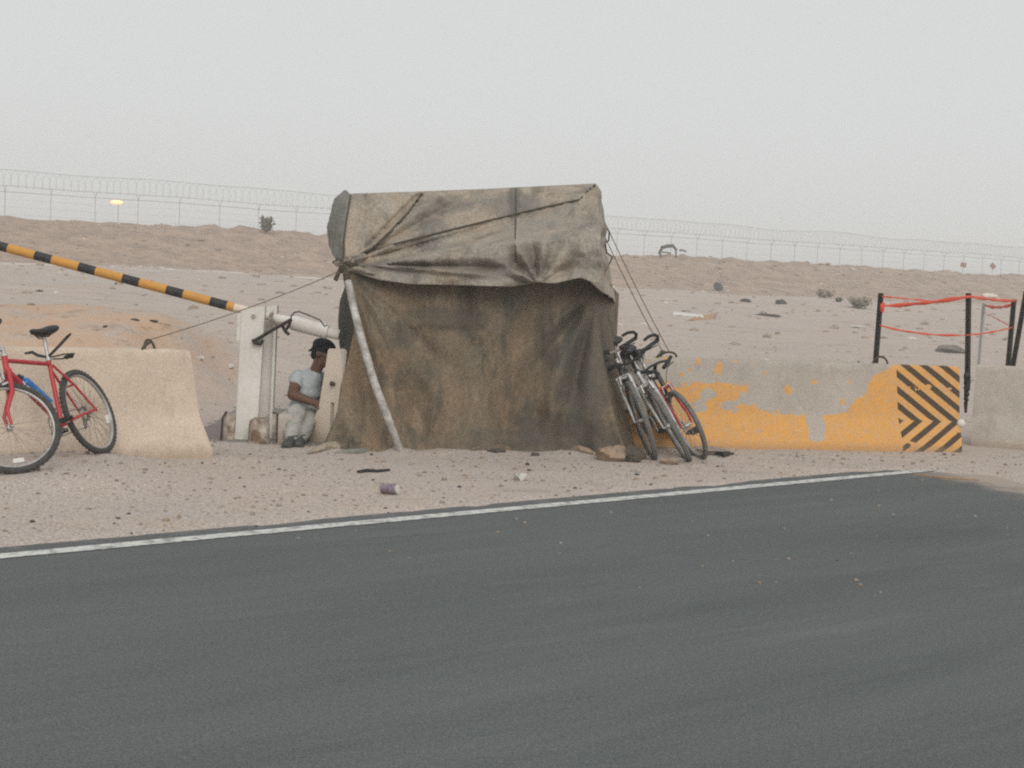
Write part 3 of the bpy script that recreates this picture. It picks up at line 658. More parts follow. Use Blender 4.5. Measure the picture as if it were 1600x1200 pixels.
def wall_right(u, v):
    a = wall_front(1, v); b = Vector((0.98, 13.45, lerp(1.34, -0.01, v))); p = a.lerp(b, u)
    return p + Vector((0.10 * sin(pi * min(1, u * 1.15)) * v ** 2.2 + 0.05 * sin(pi * u) * sin(v * 3) + 0.03 * fbm(u * 4, v * 3, 7) * sin(pi * u), 0, 0))
wm.grid(wall_right, 30, 60)
wm.grid(lambda u, v: Vector((0.98, 13.45, lerp(1.34, -0.01, v))).lerp(Vector((-1.55, 13.45, lerp(1.5, -0.01, v))), u) + Vector((0, 0.03 * fbm(u * 6, v * 3, 5), 0)), 40, 20)
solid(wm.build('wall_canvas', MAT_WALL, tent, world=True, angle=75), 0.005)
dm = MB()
def wall_left(u, v):
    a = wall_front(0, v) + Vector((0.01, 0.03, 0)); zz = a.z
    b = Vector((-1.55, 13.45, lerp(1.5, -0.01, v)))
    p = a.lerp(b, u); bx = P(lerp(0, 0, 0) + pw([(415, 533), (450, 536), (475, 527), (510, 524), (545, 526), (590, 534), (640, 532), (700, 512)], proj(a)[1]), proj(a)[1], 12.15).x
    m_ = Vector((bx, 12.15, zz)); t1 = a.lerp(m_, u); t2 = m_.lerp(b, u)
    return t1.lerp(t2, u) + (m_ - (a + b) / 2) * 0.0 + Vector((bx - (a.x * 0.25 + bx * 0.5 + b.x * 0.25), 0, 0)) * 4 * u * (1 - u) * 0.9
dm.grid(wall_left, 24, 50); solid(dm.build('left_wall', MAT_LEFT, tent, world=True, angle=75), 0.005)  # left side of the tent, coloured far darker than the other canvas
# gathered knot, seams, tie ropes and a crease line lying on the tarpaulin
def on_tarp(px, py, lift=0.012):
    best = None
    for i in range(0, 61):
        for j in range(0, 41):
            q = tarp_front(i / 60, j / 40); d = (q[0] - px) ** 2 + (q[1] - py) ** 2
            if best is None or d < best[0]: best = (d, q)
    return P(px, py, best[1][2] - lift)
def lay(pts, lift=0.02, n=10):
    out = []
    for (a, b) in zip(pts, pts[1:]):
        for i in range(n): out.append(on_tarp(lerp(a[0], b[0], i / n), lerp(a[1], b[1], i / n), lift))
    out.append(on_tarp(*pts[-1], lift)); return out
MB().tube(lay([(546, 408), (585, 385), (612, 360), (640, 330), (660, 302)]), 0.011, 6).build('tarp_line', MAT_DROPE, tent, world=True)
MB().tube(lay([(546, 404), (620, 380), (700, 360), (790, 338), (850, 324), (906, 312)]), 0.008, 6).build('tarp_line', MAT_DROPE, tent, world=True)  # dark tube following the crease from the knot to the front right peak
MB().tube(lay([(548, 305), (542, 340), (537, 375), (536, 402)]), 0.008, 6).build('tarp_line', MAT_DROPE, tent, world=True)
MB().tube(lay([(806, 294), (806, 330), (805, 370), (806, 415)], 0.006), 0.006, 6).build('seam', MAT_DROPE, tent, world=True)
MB().tube(lay([(930, 288), (918, 298), (906, 312)], 0.006, 6), 0.006, 6).build('seam', MAT_DROPE, tent, world=True)
km = MB()
for (x, y, Y, r) in ((540, 408, 11.45, (0.05, 0.05, 0.03)), (530, 410, 11.5, (0.045, 0.05, 0.03)), (550, 411, 11.42, (0.05, 0.04, 0.035)), (538, 420, 11.44, (0.035, 0.04, 0.05)), (544, 424, 11.44, (0.03, 0.03, 0.05))):
    km.ball(P(x, y, Y), r, 12, 8, rough=0.35, seed=x)
km.tube([P(545, 414, 11.42), P(541, 428, 11.40), P(543, 440, 11.41), P(541, 449, 11.42)], [0.022, 0.03, 0.03, 0.012], 8)
km.tube([P(534, 416, 11.45), P(529, 426, 11.44), P(524, 438, 11.45)], [0.016, 0.017, 0.02], 8)
km.build('knot', MAT_DROPE, tent, world=True)
km = MB()
for (a, b, c) in (((523, 412), (545, 404), (570, 398)), ((525, 414), (550, 408), (574, 400)), ((530, 418), (560, 420), (585, 428))):
    km.tube([P(a[0], a[1], 11.47), P(b[0], b[1], 11.38), on_tarp(*c)], [0.014, 0.02, 0.012], 8)
km.build('canvas_gather', MAT_TARP, tent, world=True)
# guy ropes
ll = parent_matrix(b_left) @ Vector((LEN - 0.42, 0.05, 0.872)); rl = parent_matrix(b_right) @ Vector((LR - 2.86, -0.03, 0.85))
def guy(a, b, r, sag=0.02):
    return MB().tube([a.lerp(b, i / 14) - Vector((0, 0, sag * 4 * (i / 14) * (1 - i / 14))) for i in range(15)], r, 5)
guy(P(530, 424, 11.45), ll, 0.0038, 0.03).build('guy_rope', MAT_ROPE, tent, world=True)
guy(P(944, 345, 12.9), rl + Vector((0.03, 0, 0)), 0.0042, 0.02).build('guy_rope', MAT_ROPE, tent, world=True)
guy(P(946, 372, 12.9), rl - Vector((0.03, 0, 0)), 0.0042, 0.02).build('guy_rope', MAT_ROPE, tent, world=True)
MB().tube([P(*q) for q in ((944, 352, 12.75), (952, 362, 12.72), (951, 376, 12.72), (945, 380, 12.74), (948, 395, 12.72), (957, 402, 12.70), (951, 414, 12.72), (945, 404, 12.74))], 0.008, 6).build('rope_coil', MAT_DROPE, tent, world=True)
for (b_, x, dx) in ((b_right, LR - 2.92, -0.1), (b_left, LEN - 0.47, -0.07)):
    pm = parent_matrix(b_); k2 = MB()
    k2.tube([pm @ Vector((x + 0.05, -0.02, 0.86)), pm @ Vector((x, -0.05, 0.84)), pm @ Vector((x + dx * 0.4, -0.06, 0.80)), pm @ Vector((x + dx * 0.6, -0.05, 0.775))], [0.008, 0.014, 0.012, 0.006], 7)
    k2.ball(pm @ Vector((x + 0.02, -0.03, 0.855)), 0.017, 8, 6, rough=0.4); k2.build('rope_knot', MAT_DROPE, tent, world=True)
# the pipe propped against the tied corner
pp = MB(); pts = [P(544, 440, 11.36), P(550, 470, 11.27), P(565, 530, 11.15), P(584, 595, 11.03), P(605, 650, 10.98), P(628, 711, G(628, 711).y)]
pp.tube(pts, [0.030, 0.031, 0.032, 0.032, 0.032, 0.028], 12)
tag(pp.build('leaning_pipe', MAT_STEEL), 'bent grey metal pipe leaning on the front of the tent', 'pipe')

# ------------------------------------------------------------------ boom gate
Yb = 11.62
gate = empty('boom_gate', (P(395, 690, Yb).x, Yb, 0)); tag(gate, 'white boom gate post with raised black and orange arm', 'gate')
def slab(corners, Y0, Y1):
    c = [P(x, y, Y0) for x, y in corners]; d = [Vector((p.x, Y1, p.z)) for p in c]; k = len(c)
    return c + d, [tuple(range(k)), tuple(range(2 * k - 1, k - 1, -1))] + [(i, i + k, (i + 1) % k + k, (i + 1) % k) for i in range(k)]
def channel(pl, Y0, Y1, lip):
    m_ = MB(); m_.add(*slab(pl, Y0, Y1)); return m_
m_ = MB(); m_.add(*slab([(378, 482), (414, 479), (404, 640), (398, 690), (366, 690), (370, 640)], Yb - 0.09, Yb - 0.075))
m_.add(*slab([(378, 482), (381, 482), (370, 690), (366, 690)], Yb - 0.0745, Yb + 0.0)); m_.add(*slab([(410, 479), (414, 479), (399, 690), (395, 690)], Yb - 0.0745, Yb + 0.0))
m_.build('post_plate', MAT_WHITE, gate, world=True, smooth=False)
m_ = MB(); m_.add(*slab([(400, 480), (433, 477), (428, 560), (424, 690), (392, 690), (395, 600)], Yb + 0.15, Yb + 0.165))
m_.add(*slab([(429, 477), (433, 477), (424, 690), (420, 690)], Yb + 0.07, Yb + 0.149))
m_.build('post_plate', MAT_WHITE, gate, world=True, smooth=False)
m_ = MB(); m_.add(*slab([(371, 490), (378, 488), (377, 532), (370, 532)], Yb - 0.07, Yb + 0.05)); m_.build('side_plate', MAT_WHITE, gate, world=True, smooth=False)
m_ = MB()
for (x, y) in ((396, 494), (424, 491)): m_.tube([P(x, y, Yb - 0.105), P(x, y, Yb + 0.17)], 0.018, 10)
m_.build('pivot_pin', MAT_RUST, gate, world=True)
def ax_pt(px): return P(px, 482 + (px - 372) * 0.262, Yb + 0.03)
def striped_arm():
    t = NT('striped_arm'); uvx = t.xyz()[0]
    s = t.m('FRACT', t.m('DIVIDE', t.m('ADD', uvx, 10.0 + ARM_OFF), ARM_PER)); n = t.noise(20, detail=5)
    k = t.m('LESS_THAN', t.m('ADD', s, t.m('MULTIPLY', t.m('SUBTRACT', n, 0.5), 0.02)), 0.385)
    col = t.mix(k, t.mix(t.ramp(n, [(0.4, 0.0), (0.7, 0.7)]), (0.60, 0.29, 0.055), (0.46, 0.25, 0.08)), t.mix(t.ramp(n, [(0.4, 0.0), (0.7, 0.8)]), (0.022, 0.023, 0.026), (0.055, 0.052, 0.05)))
    return t.finish(col, 0.6, n, 0.1, 0.003, spec=0.3)
A0, A1 = ax_pt(366), ax_pt(-230); ad = (A1 - A0).normalized()
ARM_PER = 68.0 / FPX * (Yb + 0.03) / cos(math.atan(0.262)) * 1.0; ARM_OFF = 0.0
arm = MB(); arm.tube([(0, 0, 0), ((A1 - A0).length, 0, 0)], 0.038, 14)
arm_o = arm.build('boom_arm', striped_arm(), gate); arm_o.location = A0 - gate.location
arm_o.rotation_euler = Vector((1, 0, 0)).rotation_difference(ad).to_euler()
MB().tube([ax_pt(364), ax_pt(386)], 0.036, 12).build('arm_socket', MAT_PALE, gate, world=True)
m_ = MB(); m_.tube([ax_pt(432), ax_pt(452), ax_pt(458), ax_pt(512), ax_pt(513), ax_pt(530)], [0.04, 0.045, 0.062, 0.062, 0.045, 0.045], 14); m_.tube([ax_pt(386), ax_pt(433)], 0.032, 12)
m_.build('counterweight', MAT_WHITE, gate, world=True)
m_ = MB(); m_.tube([P(395, 534, Yb - 0.12), P(420, 519, Yb - 0.13), P(455, 499, Yb - 0.12)], 0.014, 8); m_.tube([P(395, 530, Yb - 0.12), P(398, 536, Yb - 0.12), P(407, 537, Yb - 0.12), P(411, 532, Yb - 0.12)], 0.015, 8)
m_.tube([P(440, 507, Yb - 0.10), P(446, 518, Yb - 0.10), P(452, 523, Yb - 0.10)], 0.014, 8); m_.tube([P(455, 499, Yb - 0.12), P(451, 510, Yb - 0.11), P(446, 516, Yb - 0.11)], 0.012, 8)
m_.build('locking_bar', MAT_BLACKM, gate, world=True)
MB().tube([P(455, 500, Yb - 0.12), P(455, 494, Yb - 0.13), P(460, 488, Yb - 0.14), P(468, 487, Yb - 0.15), P(486, 494, Yb - 0.16), P(500, 500, Yb - 0.15), P(507, 510, Yb - 0.14), P(512, 508, Yb - 0.13)], 0.006, 6).build('wire_loop', MAT_BLACKM, gate, world=True)
def block(name, c, s, mat, bev=0.02, rot=0.0):
    return MB().box(c, s, Matrix.Rotation(rot, 3, 'Z'), bev=bev).build(name, mat, gate, world=True)
def gp(px, py): return G(px, py)
q = gp(357, 690); block('foot_bracket', (q.x, q.y + 0.06, 0.10), (0.09, 0.12, 0.24), MAT_RUST, 0.012)
q = gp(402, 696); m_ = MB(); m_.tube([(q.x, q.y + 0.06, -0.02), (q.x, q.y + 0.06, 0.16), (q.x, q.y + 0.06, 0.20), (q.x, q.y + 0.06, 0.225)], [0.088, 0.085, 0.075, 0.03], 14); m_.build('footing', MAT_RUST, gate, world=True)
q = gp(384, 693); block('footing', (q.x, q.y + 0.16, 0.10), (0.10, 0.10, 0.25), MAT_RUST, 0.015)
q = gp(424, 690); block('foot_bracket', (q.x, q.y + 0.14, 0.10), (0.14, 0.16, 0.22), MAT_RUST, 0.015)
m_ = MB(); q = gp(432, 694); m_.tube([(q.x - 0.04, q.y, 0.26), (q.x, q.y, 0.25), (q.x + 0.01, q.y, 0.0)], 0.010, 6); m_.build('anchor_bar', MAT_REBAR, gate, world=True)
m_ = MB(); q = gp(347, 690); m_.tube([(q.x + 0.03, q.y, 0.25), (q.x, q.y, 0.2), (q.x - 0.01, q.y, 0.0)], 0.010, 6); m_.build('anchor_bar', MAT_REBAR, gate, world=True)
q = G(443, 698)
sb = MB().box((q.x - 0.005, q.y + 0.36, 0.12), (0.13, 0.55, 0.27), bev=0.02).build('seat_block', MAT_GREY); tag(sb, 'low grey block that the crouching person sits on', 'block')
# ------------------------------------------------------------------ bicycles
def bicycle(label, rear, front, lean, steer, frame_mat, fork_mat, tyre_mat, rim_mat=MAT_SILVER, extras=(), bar_rise=0.0, group='parked bicycles', wb=1.03, bar='flat', scale=1.0, bar_w=0.29):
    rear, front = Vector(rear), Vector(front); d = front - rear
    root = empty('bicycle', rear, (lean, -math.asin(max(-0.9, min(0.9, d.z / d.length))), atan2(d.y, d.x)))
    root.scale = (scale,) * 3
    tag(root, label, 'bicycle', group)
    RW, RA = 0.335, Vector((0, 0, 0.335)); FA = Vector((wb, 0, 0.335)); BB = Vector((0.425, 0, 0.285)); SC = Vector((0.285, 0, 0.735))
    sd_ = Vector((-cos(radians(71)), 0, sin(radians(71)))); S0 = FA + Vector((-0.04, 0, -0.012))
    H0 = S0 + sd_ * 0.405; H1 = S0 + sd_ * 0.525
    RM = Matrix.Rotation(steer, 3, sd_)
    def T(p): return S0 + RM @ (Vector(p) - S0)
    def st(mb): mb.v = [tuple(T(p)) for p in mb.v]; return mb
    f = MB(); f.tube([H0 - sd_ * 0.005, H1 + sd_ * 0.005], 0.021, 12); f.tube([H1 - sd_ * 0.025, SC], 0.0165, 10); f.tube([H0 + sd_ * 0.02, BB], 0.0235, 10); f.tube([BB, SC + (SC - BB).normalized() * 0.04], 0.0165, 10)
    f.tube([BB + Vector((0, -0.04, 0)), BB + Vector((0, 0.04, 0))], 0.024, 12)
    for s in (-1, 1):
        f.tube([SC + Vector((-0.01, 0.015 * s, -0.015)), Vector((0.14, 0.045 * s, 0.55)), RA + Vector((0, 0.062 * s, 0.0))], [0.010, 0.009, 0.008], 8)
        f.tube([BB + Vector((-0.02, 0.03 * s, 0)), Vector((0.3, 0.045 * s, 0.30)), RA + Vector((0, 0.062 * s, 0))], [0.012, 0.011, 0.009], 8)
        f.ball(RA + Vector((0, 0.062 * s, 0)), (0.022, 0.005, 0.022), 10, 6)
    f.tube([Vector((0.14, -0.045, 0.55)), Vector((0.14, 0.045, 0.55))], 0.007, 6)
    fo = f.build('frame', frame_mat, root)
    if 'lettering' in extras:
        q = MB(); a, b = H0 + sd_ * 0.02, BB; dd = (b - a).normalized(); nn = Vector((0, 0, 1)) - dd * dd.z; nn.normalize()
        for i, k in enumerate((0.26, 0.33, 0.40, 0.47, 0.54, 0.61, 0.68)):
            c = a.lerp(b, k)
            for s in (-1, 1):
                q.box(c + Vector((0, 0.0238 * s, 0)) + nn * 0.002, (0.030, 0.002, 0.016), Matrix((dd, Vector((0, 1, 0)), nn)).transposed() @ Matrix.Rotation(0.35 * (-1) ** i, 3, 'Y'))
        q.build('decal', MAT_WPLAST, fo)
    k = MB()
    for s in (-1, 1): k.tube([H0 + Vector((0.0, 0.055 * s, 0.0)) - sd_ * 0.01, H0 + Vector((0.0, 0.058 * s, 0.0)) - sd_ * 0.16, FA + Vector((-0.02, 0.056 * s, 0.10)), FA + Vector((0, 0.054 * s, 0))], [0.017, 0.017, 0.013, 0.010], 10)
    k.tube([H0 + Vector((0, -0.068, 0)) - sd_ * 0.008, H0 + Vector((0, 0.068, 0)) - sd_ * 0.008], 0.019, 10); k.tube([H0 - sd_ * 0.02, H0], 0.018, 10)
    st(k).build('fork', fork_mat, root)
    k = MB()
    for s in (-1, 1): k.tube([H0 + Vector((0.03, 0.045 * s, 0.03)) - sd_ * 0.09, H0 + Vector((0.035, 0.038 * s, 0.03)) - sd_ * 0.02], 0.009, 6); k.box(H0 + Vector((0.035, 0.036 * s, 0.0)) - sd_ * 0.085, (0.05, 0.016, 0.014))
    k.tube([H0 + Vector((0.035, -0.04, 0.028)) - sd_ * 0.02, H0 + Vector((0.035, 0.05, 0.036)) - sd_ * 0.02], 0.004, 6)
    st(k).build('front_brake', MAT_SILVER, root)
    def wheel(c, xf, front_):
        q = MB(); q.ring(c, (0, 1, 0), 0.292, 0.0125, 48, 8, flat=1.1); q.tube([c + Vector((0, -0.05, 0)), c + Vector((0, -0.022, 0)), c + Vector((0, -0.02, 0)), c + Vector((0, 0.02, 0)), c + Vector((0, 0.022, 0)), c + Vector((0, 0.05, 0))], [0.012, 0.012, 0.020, 0.020, 0.012, 0.012], 10)
        if xf: st(q)
        w = q.build('wheel', rim_mat, root)
        q = MB(); q.ring(c, (0, 1, 0), 0.312, 0.0225, 56, 10)
        for i in range(56):
            a = 2 * pi * i / 56
            for s in (-1, 1): q.box(c + Vector((cos(a) * 0.332, 0.009 * s, sin(a) * 0.332)), (0.014, 0.011, 0.008), Matrix.Rotation(-a + pi / 2, 3, 'Y'))
        if xf: st(q)
        q.build('tyre', tyre_mat, w)
        q = MB()
        for i in range(32):
            a = 2 * pi * i / 32; s = 1 if i % 2 else -1; b = a + (0.5 if (i // 2) % 2 else -0.5)
            q.tube([c + Vector((cos(b) * 0.020, 0.026 * s, sin(b) * 0.020)), c + Vector((cos(a) * 0.287, 0, sin(a) * 0.287))], 0.0013, 4, cap=False)
        if xf: st(q)
        q.build('spokes', MAT_DULL, w)
        if 'reflector' in extras or not front_:
            q = MB(); a = radians(-75 if front_ else 200); q.box(c + Vector((cos(a) * 0.245, 0, sin(a) * 0.245)), (0.075, 0.022, 0.034), Matrix.Rotation(-a + pi / 2, 3, 'Y'), bev=0.006)
            if xf: st(q)
            q.build('spoke_reflector', MAT_WPLAST, w)
    wheel(RA, False, False); wheel(FA, True, True)
    # stem, handlebar, grips, levers
    S1 = H1 + sd_ * 0.075; ST = S1 + Vector((0.085, 0, 0.035))
    k = MB(); k.tube([H1, S1], 0.014, 10); k.tube([H1, H1 + sd_ * 0.02], 0.024, 12); k.tube([S1 - sd_ * 0.02, ST], 0.016, 10); st(k).build('stem', MAT_SILVER if bar != 'dark' else MAT_BLACKP, root)
    hb = MB(); W = bar_w
    bp = [ST + Vector((-0.045, -W, 0.045 + bar_rise)), ST + Vector((-0.015, -0.13, 0.03 + bar_rise)), ST + Vector((0, -0.05, 0)), ST, ST + Vector((0, 0.05, 0)), ST + Vector((-0.015, 0.13, 0.03 + bar_rise)), ST + Vector((-0.045, W, 0.045 + bar_rise))]
    hb.tube(bp, 0.0115, 10); hbo = st(hb).build('handlebar', MAT_DULL if bar == 'silver' else MAT_BLACKP, root)
    for s, e, i in ((-1, bp[0], bp[1]), (1, bp[-1], bp[-2])):
        dv = (i - e).normalized()
        q = MB().tube([e - dv * 0.005, e + dv * 0.12], 0.0165, 10); st(q).build('grip', MAT_BLACKP, hbo)
        q = MB().tube([e + dv * 0.155 + Vector((0.01, 0, 0)), e + dv * 0.13 + Vector((0.045, 0, -0.012)), e + dv * 0.03 + Vector((0.065, 0, -0.028))], [0.008, 0.006, 0.005], 6); q.tube([e + dv * 0.13, e + dv * 0.17], 0.018, 8)
        st(q).build('brake_lever', MAT_BLACKP, hbo)
        if 'bar_ends' in extras:
            q = MB().tube([e, e + Vector((0.04, 0.012 * s, 0.03)), e + Vector((0.075, -0.01 * s, 0.055)), e + Vector((0.085, -0.06 * s, 0.065)), e + Vector((0.085, -0.11 * s, 0.055))], [0.013, 0.0135, 0.0135, 0.0135, 0.012], 8); st(q).build('bar_end', MAT_BLACKP, hbo)
    # cables
    k = MB()
    for s in (-1, 1):
        a = T(bp[1 if s < 0 else -2] + Vector((0.04, 0, -0.01))); b = T(ST + Vector((0.11, 0.03 * s, -0.06))); c = T(H0 + Vector((0.04, 0.02 * s, 0.03))) if s > 0 else H1.lerp(SC, 0.12) + Vector((0, -0.02, 0))
        k.tube([(a * (1 - t) ** 2 + b * 2 * t * (1 - t) + c * t * t) for t in [i / 10 for i in range(11)]], 0.003, 5)
    k.build('cable', MAT_BLACKP, root)
    # saddle and post
    sdir = (SC - BB).normalized(); SP = SC + sdir * 0.215
    MB().tube([SC + sdir * 0.02, SP], 0.0135, 10).build('seat_post', MAT_SILVER, root)
    k = MB(); k.tube([SC + sdir * 0.022, SC + sdir * 0.045], 0.021, 10); k.tube([SC + sdir * 0.03 + Vector((0, -0.03, 0)), SC + sdir * 0.03 + Vector((0, 0.05, 0))], 0.006, 6); k.build('seat_clamp', MAT_SILVER, root)
    k = MB(); C0 = SP + Vector((0.0, 0, 0.035)); prof_ = [(-0.13, 0.055, 0.030), (-0.115, 0.082, 0.040), (-0.06, 0.085, 0.042), (0.0, 0.055, 0.034), (0.06, 0.032, 0.028), (0.12, 0.024, 0.024), (0.145, 0.012, 0.014)]
    vs = []; n_ = 14
    for (x, w, h) in prof_:
        for j in range(n_):
            a = 2 * pi * j / n_; zz = h * sin(a); vs.append(C0 + Vector((x, w * cos(a), (zz if zz > 0 else zz * 0.7) + 0.012 * (x / 0.13) ** 2)))
    k.add(vs, [(i * n_ + j, i * n_ + (j + 1) % n_, (i + 1) * n_ + (j + 1) % n_, (i + 1) * n_ + j) for i in range(len(prof_) - 1) for j in range(n_)] + [tuple(range(n_)), tuple((len(prof_) - 1) * n_ + j for j in range(n_))])
    for s in (-1, 1): k.tube([C0 + Vector((-0.10, 0.03 * s, -0.01)), C0 + Vector((-0.03, 0.02 * s, -0.038)), C0 + Vector((0.04, 0.02 * s, -0.036)), C0 + Vector((0.11, 0.008 * s, 0.0))], 0.004, 6)
    k.build('saddle', MAT_BLACKP, root)
    # chainset
    k = MB(); k.ring(BB + Vector((0, -0.048, 0)), (0, 1, 0), 0.082, 0.006, 36, 6, flat=0.5); k.ring(BB + Vector((0, -0.042, 0)), (0, 1, 0), 0.055, 0.005, 30, 6, flat=0.5)
    for i in range(5):
        a = 2 * pi * i / 5; k.tube([BB + Vector((0, -0.048, 0)), BB + Vector((cos(a) * 0.08, -0.048, sin(a) * 0.08))], 0.006, 6)
    k.ring(RA + Vector((0, -0.04, 0)), (0, 1, 0), 0.045, 0.006, 24, 6); k.ring(RA + Vector((0, -0.033, 0)), (0, 1, 0), 0.055, 0.005, 24, 6)
    k.tube([BB + Vector((0, -0.048, 0.082)), RA + Vector((0, -0.042, 0.046))], 0.004, 5); k.tube([BB + Vector((0, -0.048, -0.082)), RA + Vector((0.02, -0.042, -0.10)), RA + Vector((0.0, -0.042, -0.05))], 0.004, 5)
    k.tube([RA + Vector((0.005, -0.05, -0.02)), RA + Vector((0.02, -0.055, -0.06)), RA + Vector((0.03, -0.05, -0.11))], 0.010, 6)
    k.build('drivetrain', MAT_DULL, root)
    ca = radians(10) if 'lettering' in extras else radians(-60)
    for s, a in ((-1, ca), (1, ca + pi)):
        dd = Vector((-cos(a), 0, -sin(a) * 0.6 - 0.1)) if True else None; dd.normalize(); e = BB + Vector((0, 0.075 * s, 0)) + dd * 0.17
        q = MB().tube([BB + Vector((0, 0.05 * s, 0)), BB + Vector((0, 0.068 * s, 0)) + dd * 0.03, e], [0.016, 0.013, 0.010], 8).build('crank', MAT_SILVER, root)
        MB().box(e + Vector((0, 0.055 * s, 0)), (0.075, 0.09, 0.012)).box(e + Vector((0.036, 0.055 * s, 0)), (0.010, 0.094, 0.030)).box(e + Vector((-0.036, 0.055 * s, 0)), (0.010, 0.094, 0.030)).tube([e, e + Vector((0, 0.10 * s, 0))], 0.010, 8).build('pedal', MAT_BLACKP, q)
    if 'rack' in extras:
        k = MB()
        for s in (-1, 1):
            k.tube([SC + sdir * 0.06 + Vector((0, 0.01 * s, 0)), SC + Vector((-0.05, 0.09 * s, 0.10)), SC + Vector((-0.10, 0.15 * s, 0.145)), SC + Vector((-0.08, 0.20 * s, 0.155))], [0.010, 0.012, 0.012, 0.008], 8)
            k.tube([SC + sdir * 0.05, SC + Vector((-0.16, 0.05 * s, 0.05)), SC + Vector((-0.30, 0.055 * s, 0.045))], 0.006, 6)
        k.tube([SC + Vector((-0.30, -0.055, 0.045)), SC + Vector((-0.30, 0.055, 0.045))], 0.006, 6); k.build('rack', MAT_BLACKP, root)
        q = MB().box(SC + Vector((-0.31, 0, 0.045)), (0.035, 0.07, 0.03), bev=0.008).ball(SC + Vector((-0.345, 0, 0.045)), (0.010, 0.022, 0.018), 10, 6); q.build('rear_light', MAT_BLACKP, root)
    if 'cage' in extras:
        k = MB(); a = H0.lerp(BB, 0.42); b = H0.lerp(BB, 0.72); dd = (b - a).normalized(); nn = (Vector((0, 0, 1)) - dd * dd.z).normalized()
        for kk in (0.1, 0.55, 1.0):
            c = a.lerp(b, kk) + nn * 0.062; k.ring(c, dd, 0.040, 0.0035, 20, 5)
        k.tube([a + nn * 0.022, b + nn * 0.022], 0.004, 5); k.build('bottle_cage', MAT_DULL, root)
        root['_bottle'] = 1
        pm = parent_matrix(root); return root, pm @ (a + nn * 0.064 - dd * 0.10), pm @ (b + nn * 0.064)
    return root
# the red bicycle leaning on the left barrier, its rear wheel up on the barrier's foot
ra = Vector((-2.80, 9.68, gz(-2.80, 9.68) - 0.005)); hd_ = Vector((-0.20, -0.98, 0)).normalized(); fa = ra + hd_; fa.z = gz(fa.x, fa.y) - 0.003
red, bt0, bt1 = bicycle('red bicycle leaning against the tan concrete barrier', ra, fa, radians(24), radians(-42), MAT_RED, MAT_RED, MAT_TYRE, extras=('lettering', 'rack', 'cage', 'reflector'), scale=0.93)
del red['_bottle']
bd = (bt1 - bt0).normalized()
wb_ = MB(); wb_.tube([bt0 - bd * 0.02, bt0 + bd * 0.01, bt0 + bd * 0.02, bt0 + bd * 0.07, bt0 + bd * 0.085, bt0 + bd * 0.10, bt1 - bd * 0.005, bt1], [0.02, 0.02, 0.032, 0.037, 0.033, 0.037, 0.037, 0.03], 16)
wo_ = wb_.build('water_bottle', MAT_BLUE); tag(wo_, 'blue water bottle held on the frame of the red bicycle', 'bottle')
MB().tube([bt0 - bd * 0.045, bt0 - bd * 0.02, bt0 - bd * 0.018], [0.014, 0.018, 0.024], 12).build('cap', MAT_BLACKP, wo_)
# three bicycles propped on the right side of the tent
def facing(px, py, heading_deg, scale=1.0, wb=1.03):
    f_ = G(px, py); h = radians(heading_deg); d = Vector((sin(h), -cos(h), 0)); return f_ - d * wb * scale, f_
r_, f_ = facing(1025, 718, -6, 1.03)
bicycle('dark bicycle with pale fork leaning directly on the tent wall', r_, f_, radians(25), radians(10), MAT_DRED, MAT_SILVER, MAT_DUSTY, MAT_DULL, bar='silver', extras=('bar_ends',), bar_w=0.20, scale=1.03)
r_, f_ = facing(1079, 721, -5, 1.03)
bicycle('silver bicycle with hooked black handlebar, middle of the three by the tent', r_, f_, radians(34), radians(7), MAT_SILVER, MAT_SILVER, MAT_DUSTY, MAT_SILVER, extras=('bar_ends',), bar='dark', bar_w=0.27, scale=1.03)
r_, f_ = facing(1098, 718, 5, 0.95)
bicycle('bicycle with red fork, outermost of the three by the tent', r_, f_, radians(29), radians(9), MAT_DRED, MAT_RED, MAT_DUSTY, MAT_SILVER, bar='dark', scale=0.95, bar_rise=-0.05, bar_w=0.17)

# ------------------------------------------------------------------ the crouching person
person = empty('person', (P(465, 690, 11.5).x, 11.5, 0)); tag(person, 'person in black cap and pale clothes crouching beside the tent', 'person')
def limb(mb, pts, rs, n=12):
    for (a, b, ra_, rb_) in zip(pts, pts[1:], rs, rs[1:]):
        mb.tube([a, a.lerp(b, 0.5), b], [ra_, (ra_ + rb_) / 2, rb_], n); mb.ball(a, ra_, 12, 8); mb.ball(b, rb_, 12, 8)
pel = P(474, 652, 12.05); che = P(480, 608, 11.92); nek = P(493, 580, 11.90); hed = P(505, 553, 11.89)
rsh, rel, rwr = P(465, 590, 11.86), P(457, 617, 11.70), P(490, 629, 11.68)
lsh, lel, lwr = P(506, 594, 12.05), P(522, 622, 12.05), P(508, 640, 11.88)
rhi, lhi = P(464, 655, 12.0), P(488, 655, 12.06)
rkn, lkn = P(463, 645, 11.58), P(487, 648, 11.84)
ran, lan = P(456, 686, 11.34), P(469, 688, 11.42)
ran.z = max(ran.z, 0.09); lan.z = max(lan.z, 0.09)
bd_ = MB()
limb(bd_, [pel, pel.lerp(che, 0.5), che, che.lerp(nek, 0.6)], [0.105, 0.095, 0.095, 0.07]); limb(bd_, [che.lerp(nek, 0.75), nek, hed], [0.07, 0.052, 0.055])
limb(bd_, [rsh, rel, rwr], [0.058, 0.045, 0.030]); limb(bd_, [lsh, lel, lwr], [0.058, 0.045, 0.030]); limb(bd_, [che, rsh], [0.07, 0.05]); limb(bd_, [che, lsh], [0.07, 0.05])
limb(bd_, [rhi, rkn, ran], [0.085, 0.062, 0.04]); limb(bd_, [lhi, lkn, lan], [0.085, 0.062, 0.04])
